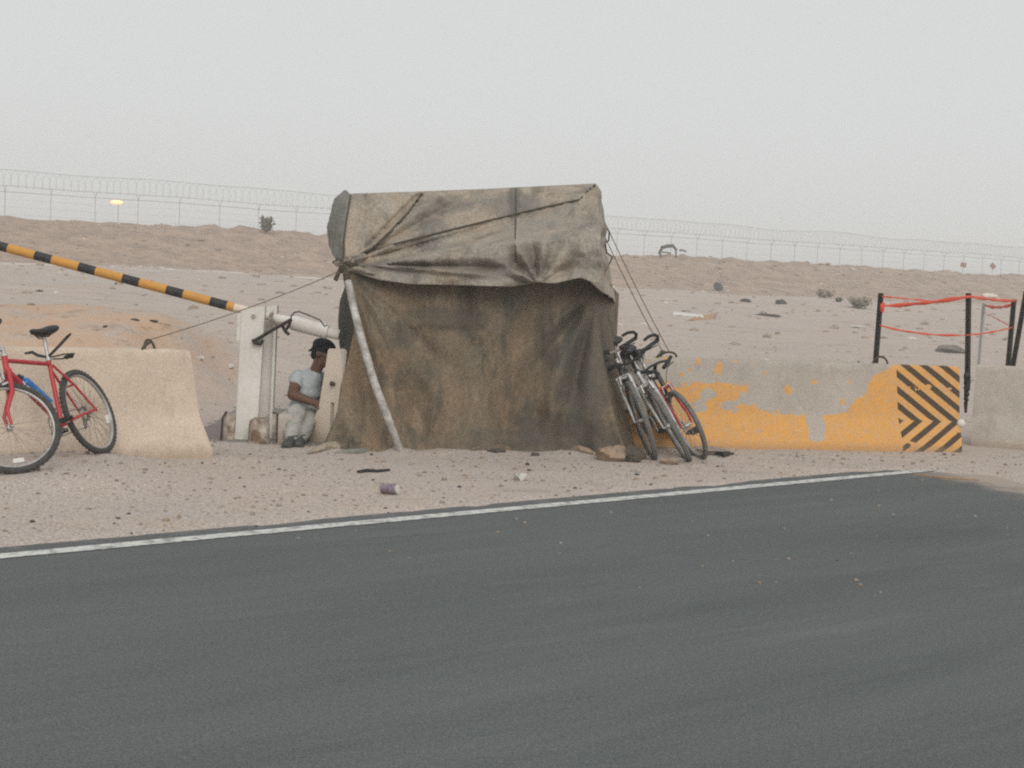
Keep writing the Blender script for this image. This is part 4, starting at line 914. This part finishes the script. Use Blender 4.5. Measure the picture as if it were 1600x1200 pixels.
# head turned to the right and a little down: skull, jaw, nose, brow, lips, ear
fwd_ = Vector((0.86, -0.34, -0.30)).normalized(); side = Vector((0, 0, 1)).cross(fwd_).normalized(); hup = fwd_.cross(side)
HM = Matrix((fwd_, side, hup)).transposed()
def hd(x, y, z): return hed + HM @ Vector((x, y, z))
bd_.ball(hd(-0.01, 0, 0.03), (0.098, 0.076, 0.092), 18, 12, HM); bd_.ball(hd(0.03, 0, -0.045), (0.062, 0.055, 0.062), 14, 10, HM); bd_.ball(hd(0.062, 0, -0.082), (0.026, 0.028, 0.022), 10, 8, HM)
bd_.tube([hd(0.083, 0, 0.022), hd(0.106, 0, -0.018), hd(0.098, 0, -0.03)], [0.010, 0.015, 0.012], 8); bd_.ball(hd(0.078, 0, 0.034), (0.016, 0.05, 0.012), 10, 8, HM)
bd_.ball(hd(0.084, 0, -0.054), (0.012, 0.024, 0.008), 10, 6, HM); bd_.ball(hd(0.080, 0, -0.068), (0.012, 0.021, 0.008), 10, 6, HM)
for s in (-1, 1): bd_.ball(hd(-0.005, 0.078 * s, 0.0), (0.024, 0.009, 0.032), 10, 8, HM)
# hands: palm, four bent fingers, thumb
def hand(mb, w, d, up_, sgn):
    d = d.normalized(); sdv = d.cross(up_).normalized() * sgn; up_ = sdv.cross(d) * sgn
    pc = w + d * 0.045; mb.tube([w, w + d * 0.03, w + d * 0.085], [0.026, 0.034, 0.036], 10)
    mb.ball(pc + d * 0.02, (0.036, 0.036, 0.026), 10, 8)
    for i, (o_, L_) in enumerate(((0.030, 0.070), (0.010, 0.080), (-0.010, 0.074), (-0.029, 0.058))):
        b = w + d * 0.082 + sdv * o_; k1 = b + d * L_ * 0.45 - up_ * 0.010; k2 = k1 + d * L_ * 0.28 - up_ * 0.024; k3 = k2 + d * L_ * 0.10 - up_ * 0.024
        mb.tube([b, k1, k2, k3], [0.0100, 0.0092, 0.0085, 0.0068], 8); mb.ball(k3, 0.0068, 8, 6)
    b = w + d * 0.025 + sdv * 0.030; mb.tube([b, b + sdv * 0.028 + d * 0.022 - up_ * 0.008, b + sdv * 0.034 + d * 0.05 - up_ * 0.022], [0.013, 0.011, 0.008], 8)
hand(bd_, rwr, rwr - rel, Vector((0, 0, 1)), 1); hand(bd_, lwr, lwr - lel, Vector((0, 0, 1)), -1)
body = remeshed(bd_, 'body', MAT_SKIN, 0.0075, person, 4)
for s in (-1, 1): MB().ball(hd(0.076, 0.031 * s, 0.012), 0.0125, 12, 8).build('eye', MAT_WPLAST, person, world=True)
gl = MB()
for s in (-1, 1): gl.ring(hd(0.098, 0.032 * s, 0.010), fwd_, 0.022, 0.0022, 20, 6)
gl.tube([hd(0.100, -0.012, 0.014), hd(0.100, 0.012, 0.014)], 0.0022, 6)
for s in (-1, 1): gl.tube([hd(0.098, 0.053 * s, 0.014), hd(0.05, 0.079 * s, 0.014), hd(-0.01, 0.084 * s, 0.012)], 0.0022, 6)
gl.build('glasses', MAT_SILVER, person, world=True)
hr = MB(); hr.ball(hd(-0.028, 0, 0.02), (0.088, 0.080, 0.090), 16, 10, HM); hr.ball(hd(-0.07, 0, -0.03), (0.035, 0.055, 0.05), 12, 8, HM)
remeshed(hr, 'hair', MAT_CAP, 0.009, person, 3)
cp = MB(); cp.ball(hd(-0.012, 0, 0.062), (0.108, 0.088, 0.070), 18, 10, HM); cp.tube([hd(-0.012, 0, 0.030), hd(-0.012, 0, 0.062)], [0.09, 0.098], 20)
cp.ball(hd(0.10, 0, 0.046), (0.075, 0.068, 0.009), 16, 8, HM); cp.tube([hd(-0.10, 0.0, 0.02), hd(-0.13, 0.0, -0.02), hd(-0.145, 0.01, -0.035)], [0.014, 0.012, 0.007], 8)
remeshed(cp, 'cap', MAT_CAP, 0.0085, person, 2)
sh = MB(); limb(sh, [pel.lerp(che, 0.12), pel.lerp(che, 0.55), che, che.lerp(nek, 0.62)], [0.140, 0.130, 0.130, 0.095], 16); limb(sh, [che, rsh], [0.100, 0.070]); limb(sh, [che, lsh], [0.100, 0.070])
limb(sh, [rsh, rsh.lerp(rel, 0.36)], [0.069, 0.064]); limb(sh, [lsh, lsh.lerp(lel, 0.36)], [0.076, 0.070]); sh.ball(che + Vector((0.02, 0.07, 0.03)), (0.13, 0.10, 0.12), 14, 10)
so = remeshed(sh, 'shirt', MAT_SHIRT, 0.012, person, 5)
for v in so.data.vertices: v.co += v.normal * (0.013 * fbm(v.co.x * 7 + v.co.z * 6, v.co.y * 7, v.co.z * 14) )
tr = MB(); tr.ball(pel, (0.155, 0.15, 0.125), 16, 10)
limb(tr, [rhi, rkn, rkn.lerp(ran, 0.5), ran + Vector((0, 0.01, -0.015))], [0.100, 0.080, 0.072, 0.066]); limb(tr, [lhi, lkn, lkn.lerp(lan, 0.5), lan + Vector((0, 0.01, -0.015))], [0.100, 0.080, 0.072, 0.066]); limb(tr, [pel, rhi], [0.13, 0.105]); limb(tr, [pel, lhi], [0.13, 0.105])
to = remeshed(tr, 'trousers', MAT_TROUS, 0.011, person, 4)
for v in to.data.vertices: v.co += v.normal * (0.014 * fbm(v.co.x * 7, v.co.y * 7, v.co.z * 20))
for a, dirx in ((ran, -0.10), (lan, 0.05)):
    bt = MB(); td = Vector((dirx, -1, 0)).normalized(); g0 = Vector((a.x, a.y, 0)); zb = 0.012
    bt.tube([a + Vector((0, 0, 0.01)), a, Vector((a.x, a.y, 0.05))], [0.056, 0.055, 0.05], 14)
    bt.ball(g0 - td * 0.03 + Vector((0, 0, 0.045)), (0.048, 0.05, 0.04), 12, 8); bt.ball(g0 + td * 0.07 + Vector((0, 0, 0.045)), (0.046, 0.09, 0.040), 12, 8); bt.ball(g0 + td * 0.145 + Vector((0, 0, 0.036)), (0.045, 0.055, 0.030), 12, 8)
    bt.box(g0 + td * 0.06 + Vector((0, 0, 0.010)), (0.088, 0.25, 0.02), Matrix.Rotation(atan2(td.y, td.x) + pi / 2, 3, 'Z'))
    remeshed(bt, 'boot', MAT_BOOT, 0.009, person, 3)

# ------------------------------------------------------------------ pickets and red tape
def picket(top, foot, label, mat=MAT_BLACKM, r=0.02):
    a, b = Vector(top), Vector(foot); d = (a - b).normalized(); m_ = MB(); u_ = Vector((0, 1, 0)).cross(d).normalized(); w_ = d.cross(u_)
    for k in range(3):
        an = 2 * pi * k / 3 + 0.5; e = cos(an) * u_ + sin(an) * w_; tn = d.cross(e)
        q = [b - tn * 0.003, b + tn * 0.003, b + e * r * 1.5 + tn * 0.003, b + e * r * 1.5 - tn * 0.003]
        m_.add(q + [p + (a - b) for p in q], [(0, 1, 2, 3), (7, 6, 5, 4), (0, 4, 5, 1), (1, 5, 6, 2), (2, 6, 7, 3), (3, 7, 4, 0)])
    m_.tube([b, a], r * 0.62, 8)
    return tag(m_.build('steel_picket', mat, smooth=False), label, 'picket', 'steel pickets holding red tape')
def foot_at(px, py, Y): p = P(px, py, Y); p.z = gz(p.x, p.y) - 0.05; return p
p1a, p1b = P(1377, 458, 13.75), foot_at(1364, 610, 13.75)
p2a, p2b = P(1514, 458, 13.35), P(1512, 610, 13.30)
p3a, p3b = P(1538, 474, 16.2), foot_at(1526, 600, 16.2)
p4a, p4b = P(1585, 468, 14.6), foot_at(1570, 620, 14.6)
p5a, p5b = P(1604, 455, 14.75), foot_at(1566, 640, 14.75)
picket(p1a, p1b, 'black steel picket at the left end of the red tape')
p2 = picket(p2a, p2b, 'black steel picket standing in the gap between two barriers')
picket(p3a, p3b, 'thin grey picket standing farthest back', MAT_GALV, 0.017)
picket(p4a, p4b, 'black upright picket nearest the right edge behind the plain barrier')
picket(p5a, p5b, 'black picket slanting across its neighbour at the right edge')
m_ = MB()
for i in range(5): m_.ball(P(1512 - 0.6 * i, 588 + 9 * i, 13.28), (0.035 - 0.004 * i, 0.035, 0.045), 10, 6, rough=0.4, seed=i)
m_.tube([P(1509, 628, 13.27), P(1509, 645, 13.27)], [0.02, 0.012], 8); m_.build('wrapping', MAT_BLACKP, p2, world=True)
def tape(a, b, w, sag, label, tw=0.0, n=24):
    a, b = Vector(a), Vector(b); m_ = MB()
    def fn(u, v):
        p = a.lerp(b, u) - Vector((0, 0, sag * 4 * u * (1 - u))); an = tw + 1.1 * nz(u * 4, tw * 7) ; ww = w * (0.75 + 0.5 * nz(u * 6, 2 + tw))
        return p + Vector((0, sin(an), cos(an))) * ww * (v - 0.5) + Vector((0, 0, 0.006 * nz(u * 9, v * 2)))
    m_.grid(fn, n, 1); o = m_.build('barrier_tape', MAT_TAPE); solid(o, 0.002); return tag(o, label, 'tape', 'strands of red barrier tape')
def onp(a, b, py):
    ya, yb_ = proj(a)[1], proj(b)[1]; return a.lerp(b, (py - ya) / (yb_ - ya)) + Vector((0, -0.03, 0))
tape(onp(p1a, p1b, 478), onp(p2a, p2b, 463), 0.042, 0.015, 'thick red tape strand between the two nearest black pickets', 0.2)
tape(onp(p1a, p1b, 463), P(1452, 470, 13.55), 0.02, 0.0, 'thin short red tape strand above the thick one', 0.9)
tape(onp(p1a, p1b, 508), onp(p2a, p2b, 523), 0.022, 0.035, 'thin sagging red tape strand below the thick one', 0.6)
tape(onp(p2a, p2b, 463), onp(p4a, p4b, 470), 0.036, 0.01, 'upper red tape strand right of the gap picket', 0.1)
tape(onp(p2a, p2b, 523), onp(p4a, p4b, 511), 0.020, 0.01, 'lower red tape strand right of the gap picket', 0.5)
tape(onp(p3a, p3b, 477), onp(p4a, p4b, 474), 0.042, 0.03, 'red tape strand hanging from the thin grey picket', 0.15)
tape(onp(p3a, p3b, 488), onp(p4a, p4b, 511), 0.015, 0.0, 'slanting red tape strand below the thin grey picket top', 0.7)
m_ = MB().ball(P(1379, 480, 13.71), (0.024, 0.02, 0.045), 10, 8, rough=0.4); tag(m_.build('barrier_tape', MAT_TAPE), 'bunched red tape knot on the left picket', 'tape', 'strands of red barrier tape')

# ------------------------------------------------------------------ small things on the verge
def rock(px, py, s, mat, label, cat='stone', name='stone', seed=0.0, rough=0.28, group=None, Y=None, sink=0.25, rot=0.0):
    if Y is None: p = G(px, py, 0.01); p.z = max(0.0, gz(p.x, p.y))
    else: p = P(px, py, Y); p.z = gz(p.x, p.y)
    m_ = MB(); R = Matrix.Rotation(rot, 3, 'Z')
    m_.ball((0, 0, 0), s, 18, 12, R, rough=rough, seed=seed + 0.37)
    o = m_.build(name, mat); o.location = (p.x, p.y + s[1] * 0.6, p.z + s[2] * (1 - sink)); return tag(o, label, cat, group)
rock(956, 721, (0.12, 0.10, 0.072), MAT_STONE, 'large rounded tan stone at the tent corner by the bicycles', seed=3)
rock(1046, 725, (0.075, 0.05, 0.03), MAT_STONE, 'small flat tan stone between the two bicycle wheels', seed=8)
rock(1112, 712, (0.16, 0.09, 0.035), MAT_GRAV, 'low grey brown heap beside the outermost bicycle wheel', 'heap', 'earth_heap', seed=11)
rock(990, 722, (0.07, 0.05, 0.03), MAT_DARKR, 'black lump beside the large tan stone', seed=14)
rock(776, 711, (0.07, 0.04, 0.016), MAT_DARKR, 'flat dark scrap at the middle of the tent hem', 'scrap', 'scrap', seed=16)
rock(836, 714, (0.035, 0.03, 0.014), MAT_DARKR, 'tiny dark scrap right of the flat one at the hem', 'scrap', 'scrap', seed=18)
# cloth folds lying at the foot of the tent
def rag(pts, w, h, mat, label, seed):
    m_ = MB(); P3 = [G(*q, 0.0) for q in pts]
    for q in P3: q.z = max(q.z, gz(q.x, q.y) - 0.004)
    def fn(u, v):
        k = u * (len(P3) - 1); i = min(int(k), len(P3) - 2); c = P3[i].lerp(P3[i + 1], k - i); a = 2 * pi * v; ta = (sin(pi * min(1, max(0, u))) ** 0.4)
        rr = 1 + 0.35 * fbm(u * 5, cos(a) * 0.8, sin(a) * 0.8 + seed)
        return c + Vector((0, w * cos(a) * ta * rr, max(-0.01, h * sin(a) * ta * rr) + h * 0.3 * ta))
    m_.grid(fn, 40, 16); return tag(m_.build('cloth_fold', mat, angle=180), label, 'cloth', 'canvas folds lying along the tent foot')
rag([(478, 712), (520, 707), (560, 703), (604, 701)], 0.10, 0.045, MAT_TARP, 'long brown canvas fold below the pale barrier end', 1.0)
rag([(520, 712), (570, 710), (592, 706), (612, 706)], 0.045, 0.035, MAT_SIDE, 'grey rolled canvas edge left of the leaning pipe foot', 4.0)
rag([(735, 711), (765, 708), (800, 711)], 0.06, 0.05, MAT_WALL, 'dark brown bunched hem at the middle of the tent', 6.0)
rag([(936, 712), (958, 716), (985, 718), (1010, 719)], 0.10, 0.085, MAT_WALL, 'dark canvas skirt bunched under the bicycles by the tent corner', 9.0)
rag([(862, 704), (885, 708), (905, 713), (935, 716)], 0.04, 0.04, MAT_STONE, 'tan twisted cloth strip left of the large stone', 8.0)
# crushed drink can, stick, paper
c = G(608, 772, 0.012); can = empty('drink_can', (c.x, c.y, c.z)); tag(can, 'dented purple drink can lying on the verge', 'can')
d = Vector((0.93, -0.35, 0.05)).normalized(); m_ = MB(); cc_ = c + Vector((0, 0, 0.036))
m_.tube([cc_ - d * 0.058, cc_ - d * 0.052, cc_ - d * 0.02, cc_ + d * 0.01, cc_ + d * 0.046, cc_ + d * 0.056], [0.026, 0.034, 0.031, 0.034, 0.034, 0.028], 18)
m_.build('body', simple('purple_tin', (0.19, 0.13, 0.17), (0.30, 0.25, 0.28), 30, 0.4, 0.3, 0.1), can, world=True)
MB().tube([cc_ + d * 0.0555, cc_ + d * 0.060, cc_ + d * 0.0605], [0.0285, 0.0285, 0.024], 18).build('lid', MAT_WPLAST, can, world=True)
m_ = MB(); pts = [G(x, y, 0.022) for x, y in ((559, 737), (573, 735), (590, 736), (609, 734))]; m_.tube(pts, [0.010, 0.013, 0.012, 0.008], 7)
tag(m_.build('stick', MAT_BLACKM), 'short black stick lying in front of the leaning pipe', 'stick')
m_ = MB(); c = G(812, 749, 0.016)
m_.grid(lambda u, v: c + Vector(((u - 0.5) * 0.085 + 0.01 * sin(v * 5), (v - 0.5) * 0.10, 0.016 + 0.022 * sin(u * 7 + v * 3) + 0.008 * nz(u * 5, v * 5))), 14, 12); o = m_.build('paper_scrap', MAT_WPLAST); solid(o, 0.002); tag(o, 'crumpled white paper scrap on the verge near the road', 'paper')
m_ = MB(); pts = [G(1428, 741, 0.02), G(1470, 746, 0.022), G(1530, 750, 0.02)]; m_.tube(pts, [0.007, 0.009, 0.006], 6); tag(m_.build('wood_strip', MAT_WOOD), 'thin reddish wood strip where the white line ends', 'strip')
m_ = MB(); pts = [G(1112, 706, 0.03), G(1130, 710, 0.05), G(1145, 709, 0.02)]; m_.tube(pts, [0.016, 0.022, 0.014], 7); tag(m_.build('strap', MAT_BLACKP), 'black strap end behind the outermost bicycle wheel', 'strap')
# gravel
gr = MB(); cnt = 0
ICO = [(0, 0, 1), (0.894, 0, 0.447), (0.276, 0.851, 0.447), (-0.724, 0.526, 0.447), (-0.724, -0.526, 0.447), (0.276, -0.851, 0.447), (0.724, 0.526, -0.447), (-0.276, 0.851, -0.447), (-0.894, 0, -0.447), (-0.276, -0.851, -0.447), (0.724, -0.526, -0.447), (0, 0, -1)]
IF = [(0, 1, 2), (0, 2, 3), (0, 3, 4), (0, 4, 5), (0, 5, 1), (1, 6, 2), (2, 7, 3), (3, 8, 4), (4, 9, 5), (5, 10, 1), (6, 7, 2), (7, 8, 3), (8, 9, 4), (9, 10, 5), (10, 6, 1), (11, 7, 6), (11, 8, 7), (11, 9, 8), (11, 10, 9), (11, 6, 10)]
while cnt < 4200:
    if random.random() < 0.72: x, y = random.uniform(-4.6, 5.2), random.uniform(6.5, 13.0)
    else: x, y = random.uniform(-8, 12), random.uniform(13, 34)
    sd = seg_sd(x, y)
    if sd < (0.0 if random.random() < 0.93 else -3.0): continue
    s = min(0.022, random.expovariate(1 / 0.0045) + 0.004) * (1.0 if y < 13 else 1.4)
    if sd < 0: s = min(s, 0.012)
    cz = gz(x, y) if sd > 0 else 0.0; a = random.uniform(0, 6.28); fl = random.uniform(0.45, 0.8)
    gr.add([(x + s * (v[0] * cos(a) - v[1] * sin(a)) * random.uniform(0.8, 1.2), y + s * (v[0] * sin(a) + v[1] * cos(a)), cz + s * fl * (v[2] * random.uniform(0.8, 1.1) + 0.35)) for v in ICO], IF, random.choice((0, 0, 0, 0, 0, 1, 1, 1, 1, 2))); cnt += 1
cnt = 0
while cnt < 2000:
    k_ = random.random(); y = 17 + 110 * k_ ** 0.8; x = random.uniform(-0.40, 0.40) * y
    w = wdist(x, y)
    if w < 1.5 or (w > 22 and random.random() < 0.62): continue
    s = min(0.20, random.expovariate(1 / 0.045) + 0.03) * (0.45 + 0.008 * y); a = random.uniform(0, 6.28); fl = random.uniform(0.35, 0.7)
    gr.add([(x + s * (v[0] * cos(a) - v[1] * sin(a)) * random.uniform(0.7, 1.4), y + s * (v[0] * sin(a) + v[1] * cos(a)), gz(x, y) + s * fl * (v[2] * random.uniform(0.7, 1.2) + 0.15)) for v in ICO], IF, random.choice((0, 0, 0, 1, 3, 3, 3, 3, 3, 3, 3, 4))); cnt += 1
tag(gr.build('gravel', [MAT_GRAV, MAT_STONE, MAT_DARKR, simple('clod', (0.40, 0.315, 0.25), (0.30, 0.23, 0.18), 3, 0.95), simple('pale_clod', (0.62, 0.57, 0.51), (0.52, 0.46, 0.40), 3, 0.95)], smooth=False), kind='stuff')

# ------------------------------------------------------------------ far things
def far_ground(px, py, Ymax=140):
    """where the view through a pixel meets the terrain"""
    d = ray(px, py); t = 8.0
    while t < Ymax:
        p = _c + d * (t / d.y)
        if p.z <= gz(p.x, p.y): return Vector((p.x, p.y, gz(p.x, p.y)))
        t += 0.15
    return None
def lump(px, py, wpx, hpx, mat, label, cat, name, seed=0.0, group=None, rough=0.35, dep=1.0):
    p = far_ground(px, py) or far_ground(px, py + 8) or P(px, py, 80)
    k = p.y / FPX; s = (wpx / 2 * k, max(0.05, wpx / 2 * k * 0.7 * dep), hpx / 2 * k * 1.3)
    m_ = MB(); m_.ball((0, 0, 0), s, 20, 12, rough=rough, seed=seed)
    o = m_.build(name, mat); o.location = (p.x, p.y, p.z + s[2] * 0.35); return tag(o, label, cat, group)
p = far_ground(1122, 454); ty = MB(); ty.ring((0, 0, 0), (0.45, -0.7, 0.55), 0.20, 0.13, 28, 10); to_ = ty.build('old_tyre', MAT_TYRE); to_.location = (p.x, p.y, p.z + 0.22); tag(to_, 'black old tyre lying on the sand beyond the tent ropes', 'tyre')
lump(1165, 472, 17, 6, MAT_DARKR, 'small dark lump right of the black tyre', 'stone', 'stone', 2)
lump(1220, 475, 18, 7, MAT_DARKR, 'dark lump between the black tyre and the green shrub', 'stone', 'stone', 5)
lump(1200, 494, 34, 4, MAT_DARKR, 'wide flat dark scrap below the two dark lumps', 'scrap', 'scrap', 7)
lump(1484, 551, 48, 12, simple('grey_earth', (0.20, 0.185, 0.17), (0.16, 0.145, 0.13), 4, 0.95), 'small grey earth heap behind the chevron panel', 'heap', 'earth_heap', 9, rough=0.2)
lump(1548, 468, 28, 11, MAT_PALE, 'pale heap beyond the red tape', 'heap', 'earth_heap', 12, rough=0.2)
for i, (x, y, w, h, lb) in enumerate(((62, 456, 20, 5, 'dark scrap on the sand under the boom arm near the left edge'), (185, 444, 18, 5, 'dark scrap on the sand below the middle of the boom arm'), (210, 504, 22, 7, 'dark stone on the bank above the left barrier'), (165, 512, 14, 5, 'small dark stone on the bank beside the saddle'), (240, 508, 24, 4, 'thin dark scrap right of the dark stone on the bank'))):
    lump(x, y, w * 0.6, h * 0.65, MAT_DARKR, lb, 'scrap', 'scrap', 20 + i)
for i, (x, y, w, h, lb) in enumerate(((360, 578, 12, 5, 'white litter on the sand left of the gate post'), (313, 562, 10, 5, 'white litter just beyond the end of the tan barrier'), (88, 458, 7, 3, 'tiny white litter under the left part of the boom arm'), (1340, 512, 26, 3, 'white litter streak on the sand below the red tape'))):
    lump(x, y, w, h, MAT_WPLAST, lb, 'litter', 'litter', 40 + i)
def sheet(pts, lift, mat, label, name, cat):
    m_ = MB(); q = [far_ground(*a) for a in pts]; q = [Vector((a.x, a.y, a.z + l)) for a, l in zip(q, lift)]
    m_.grid(lambda u, v: q[0].lerp(q[1], u).lerp(q[3].lerp(q[2], u), v) + Vector((0, 0, 0.03 * fbm(u * 3, v * 3, 2))), 16, 8); o = m_.build(name, mat, angle=180); solid(o, 0.02); return tag(o, label, cat)
sheet([(1050, 492), (1100, 498.5), (1098, 496), (1052, 489)], (0.0, 0.05, 0.08, 0.03), MAT_WPLAST, 'long white sheet lying on the sand behind the bicycles', 'plastic_sheet', 'sheet')
sheet([(1070, 502), (1112, 499), (1122, 492), (1092, 497)], (0.0, 0.0, 0.08, 0.04), MAT_WOOD, 'tilted orange brown board beside the white sheet', 'board', 'board')
# bushes
def shrub(px, py, wpx, hpx, label, mat=MAT_BUSH, nleaf=420, seed=1):
    rnd = random.Random(seed); p = far_ground(px, py) or P(px, py, 78); k = p.y / FPX; W, Hh = wpx * k / 2, hpx * k
    root = empty('shrub', (p.x, p.y, p.z)); tag(root, label, 'shrub'); m_ = MB(); lf = MB()
    for i in range(11):
        a = rnd.uniform(0, 2 * pi); e = Vector((cos(a) * W * rnd.uniform(0.3, 1), sin(a) * W * rnd.uniform(0.3, 1), Hh * rnd.uniform(0.55, 1)))
        m_.tube([(0, 0, -0.05), e * 0.45 + Vector((0, 0, Hh * 0.12)), e], [0.02, 0.014, 0.006], 5)
        for j in range(nleaf // 11):
            c_ = e * rnd.uniform(0.35, 1.05) + Vector((rnd.gauss(0, W * 0.16), rnd.gauss(0, W * 0.16), rnd.gauss(0, Hh * 0.1))); s = rnd.uniform(0.05, 0.11) * (0.6 + W)
            if c_.z < 0.02: continue
            d1 = Vector((rnd.gauss(0, 1), rnd.gauss(0, 1), rnd.gauss(0, 1))).normalized(); d2 = d1.orthogonal().normalized()
            lf.add([c_ - d1 * s, c_ + d2 * s * 0.5, c_ + d1 * s, c_ - d2 * s * 0.5], [(0, 1, 2, 3)])
    m_.build('stem', MAT_WOOD, root); lf.build('foliage', mat, root, smooth=False)
MAT_GREEN = simple('green_foliage', (0.19, 0.18, 0.115), (0.24, 0.215, 0.14), 9, 0.9)
shrub(415, 364, 36, 22, 'dark round bush on the berm in front of the fence', seed=3)
shrub(1340, 482, 38, 15, 'low olive green shrub beyond the orange barrier', MAT_GREEN, seed=5)
shrub(1286, 465, 34, 12, 'faint yellowish shrub on the sand at the berm foot', simple('dull_foliage', (0.22, 0.20, 0.12), (0.25, 0.21, 0.14), 9, 0.9), seed=8)
shrub(1310, 472, 12, 6, 'tiny dark shrub left of the olive green shrub', seed=9)
# heap of scrap metal on the crest
p = far_ground(1043, 401) or P(1043, 398, 104); sc_ = MB(); k = p.y / FPX
for (a, b, r) in (((1030, 396), (1036, 386), 2.2), ((1034, 387), (1052, 384), 3.0), ((1050, 384), (1057, 391), 2.0), ((1034, 394), (1048, 396), 1.0), ((1062, 391), (1072, 393), 1.4)):
    sc_.tube([P(*a, p.y), P((a[0] + b[0]) / 2, (a[1] + b[1]) / 2 - 1, p.y + 0.3), P(*b, p.y)], r * k, 6)
sc_.tube([P(1032, 394, p.y), P(1032, 404, p.y)], 1.2 * k, 5); sc_.tube([P(1056, 390, p.y), P(1056, 404, p.y)], 1.2 * k, 5)
tag(sc_.build('bent_scrap', MAT_DARKR), 'dark bent metal frame standing on the berm crest', 'scrap')
# two little reddish signs
for (x, y, lb, tilt) in ((1505, 414, 'small reddish sign plate on a short post above the dark mound', 0.1), (1551, 416, 'tilted reddish sign on a thin post at the far right of the berm', 0.8)):
    Ys = 100.0; c = P(x, y, Ys); r0 = empty('sign', (c.x, Ys, gz(c.x, Ys))); tag(r0, lb, 'sign', 'little reddish signs on the berm')
    zt = max(c.z, gz(c.x, Ys) + 0.3); kk = Ys / FPX; h_ = zt - gz(c.x, Ys)
    MB().tube([(0, 0, -0.1), (0, 0, h_ + 0.1)], 0.014, 6).build('post', MAT_GALV, r0)
    MB().box((0, -0.05, h_), (9 * kk, 0.03, 7 * kk), Matrix.Rotation(tilt, 3, 'Y')).build('plate', simple('faded_red', (0.33, 0.17, 0.14), (0.28, 0.15, 0.13), 3, 0.8), r0)
# lit flood lamp far behind the fence
p = P(183, 316, 100.0); lp = empty('street_lamp', (p.x, 100.0, gz(p.x, 100.0))); tag(lp, 'lit orange lamp glowing beyond the far fence', 'lamp'); hz = p.z - gz(p.x, 100.0)
MB().tube([(0, 0.3, -0.2), (0, 0.3, hz + 0.1)], 0.022, 8).build('pole', MAT_GALV, lp)
MB().box((0, 0.12, hz + 0.02), (0.80, 0.3, 0.22), bev=0.06).build('housing', MAT_GALV, lp)
t = NT('lamp_glow'); t.b.inputs['Base Color'].default_value = (1, 0.6, 0.35, 1); t.b.inputs['Emission Color'].default_value = (1.0, 0.42, 0.19, 1); t.b.inputs['Emission Strength'].default_value = 1.5
MB().ball((0, -0.06, hz), (0.46, 0.08, 0.145), 16, 10).build('lens', t.mat, lp)
# perimeter fence with razor wire
F0 = Vector((-29.1, 80, 0)); Fd = Vector((0.838, 0.546, 0))
fence = empty('perimeter_fence', (F0.x, F0.y, gz(F0.x, F0.y))); tag(fence, 'tall hazy wire fence with coiled razor wire along the berm', 'fence')
SP_ = 2.55; n0, n1 = -6, 46
def rail_z(s): return 5.14 + 0.10 * nz(s * 0.15, 2)
strands = MB(); coil = MB()
for i in range(n0, n1):
    q = F0 + Fd * (i * SP_); zt = rail_z(i * SP_); zb = gz(q.x, q.y); m_ = MB()
    m_.tube([(q.x, q.y, zb - 0.2), (q.x, q.y, zt)], 0.020, 6); nn = Vector((-Fd.y, Fd.x, 0))
    for s in (-1, 1): m_.tube([(q.x, q.y, zt - 0.02), tuple(Vector((q.x, q.y, zt + 0.34)) + nn * 0.32 * s)], 0.015, 5)
    m_.build('post', MAT_GALV, fence, world=True)
L_ = (n1 - n0) * SP_; st_ = 1.25
for hh in (0.0, -0.42, -0.84, -1.26, -1.68):
    pts = []
    for i in range(int(L_ / st_) + 1):
        s = n0 * SP_ + i * st_; q = F0 + Fd * s; pts.append((q.x, q.y, rail_z(s) + hh + 0.02 * nz(s, hh)))
    strands.tube(pts, 0.022 if hh == 0 else 0.006, 4)
for off in (-0.32, 0.32):
    pts = []
    for i in range(int(L_ / st_) + 1):
        s = n0 * SP_ + i * st_; q = F0 + Fd * s + Vector((-Fd.y, Fd.x, 0)) * off; pts.append((q.x, q.y, rail_z(s) + 0.33 + 0.03 * nz(s * 0.5, off)))
    strands.tube(pts, 0.010, 4)
strands.build('wire', MAT_GALV, fence, world=True)
pts = []; step_ = 0.09; nn = Vector((-Fd.y, Fd.x, 0))
for i in range(int(L_ / step_)):
    s = n0 * SP_ + i * step_; a = 2 * pi * s / 0.42 + 2.2 * nz(s * 0.7, 3); q = F0 + Fd * s; R_ = 0.50 + 0.10 * nz(s * 0.6, 5)
    c_ = rail_z(s) + 0.74 + 0.17 * nz(s * 0.16, 9)
    pts.append(q + nn * R_ * cos(a) + Vector((0, 0, c_ + R_ * sin(a))))
coil.tube(pts, 0.0075, 3, cap=False); coil.build('razor_wire', MAT_GALV, fence, world=True)
top = MB().tube([F0 + Fd * (n0 * SP_ + i * 0.6) + Vector((0, 0, rail_z(n0 * SP_ + i * 0.6) + 1.23 + 0.20 * nz((n0 * SP_ + i * 0.6) * 0.16, 9))) for i in range(int(L_ / 0.6))], 0.018, 4); top.build('razor_wire', MAT_GALV, fence, world=True)

# ------------------------------------------------------------------ dusty air
hzm = bpy.data.materials.new('dusty_air'); hzm.use_nodes = True; ht = hzm.node_tree; ht.nodes.clear()
ho = ht.nodes.new('ShaderNodeOutputMaterial'); hv = ht.nodes.new('ShaderNodeVolumePrincipled')
hv.inputs['Color'].default_value = (0.95, 0.95, 0.94, 1); hv.inputs['Density'].default_value = 0.0030; hv.inputs['Anisotropy'].default_value = 0.2
ht.links.new(hv.outputs[0], ho.inputs['Volume'])
hm = MB().box((0, 420, 3.5), (1300, 1000, 13.0)); ho_ = hm.build('haze', hzm, smooth=False); tag(ho_, kind='stuff')
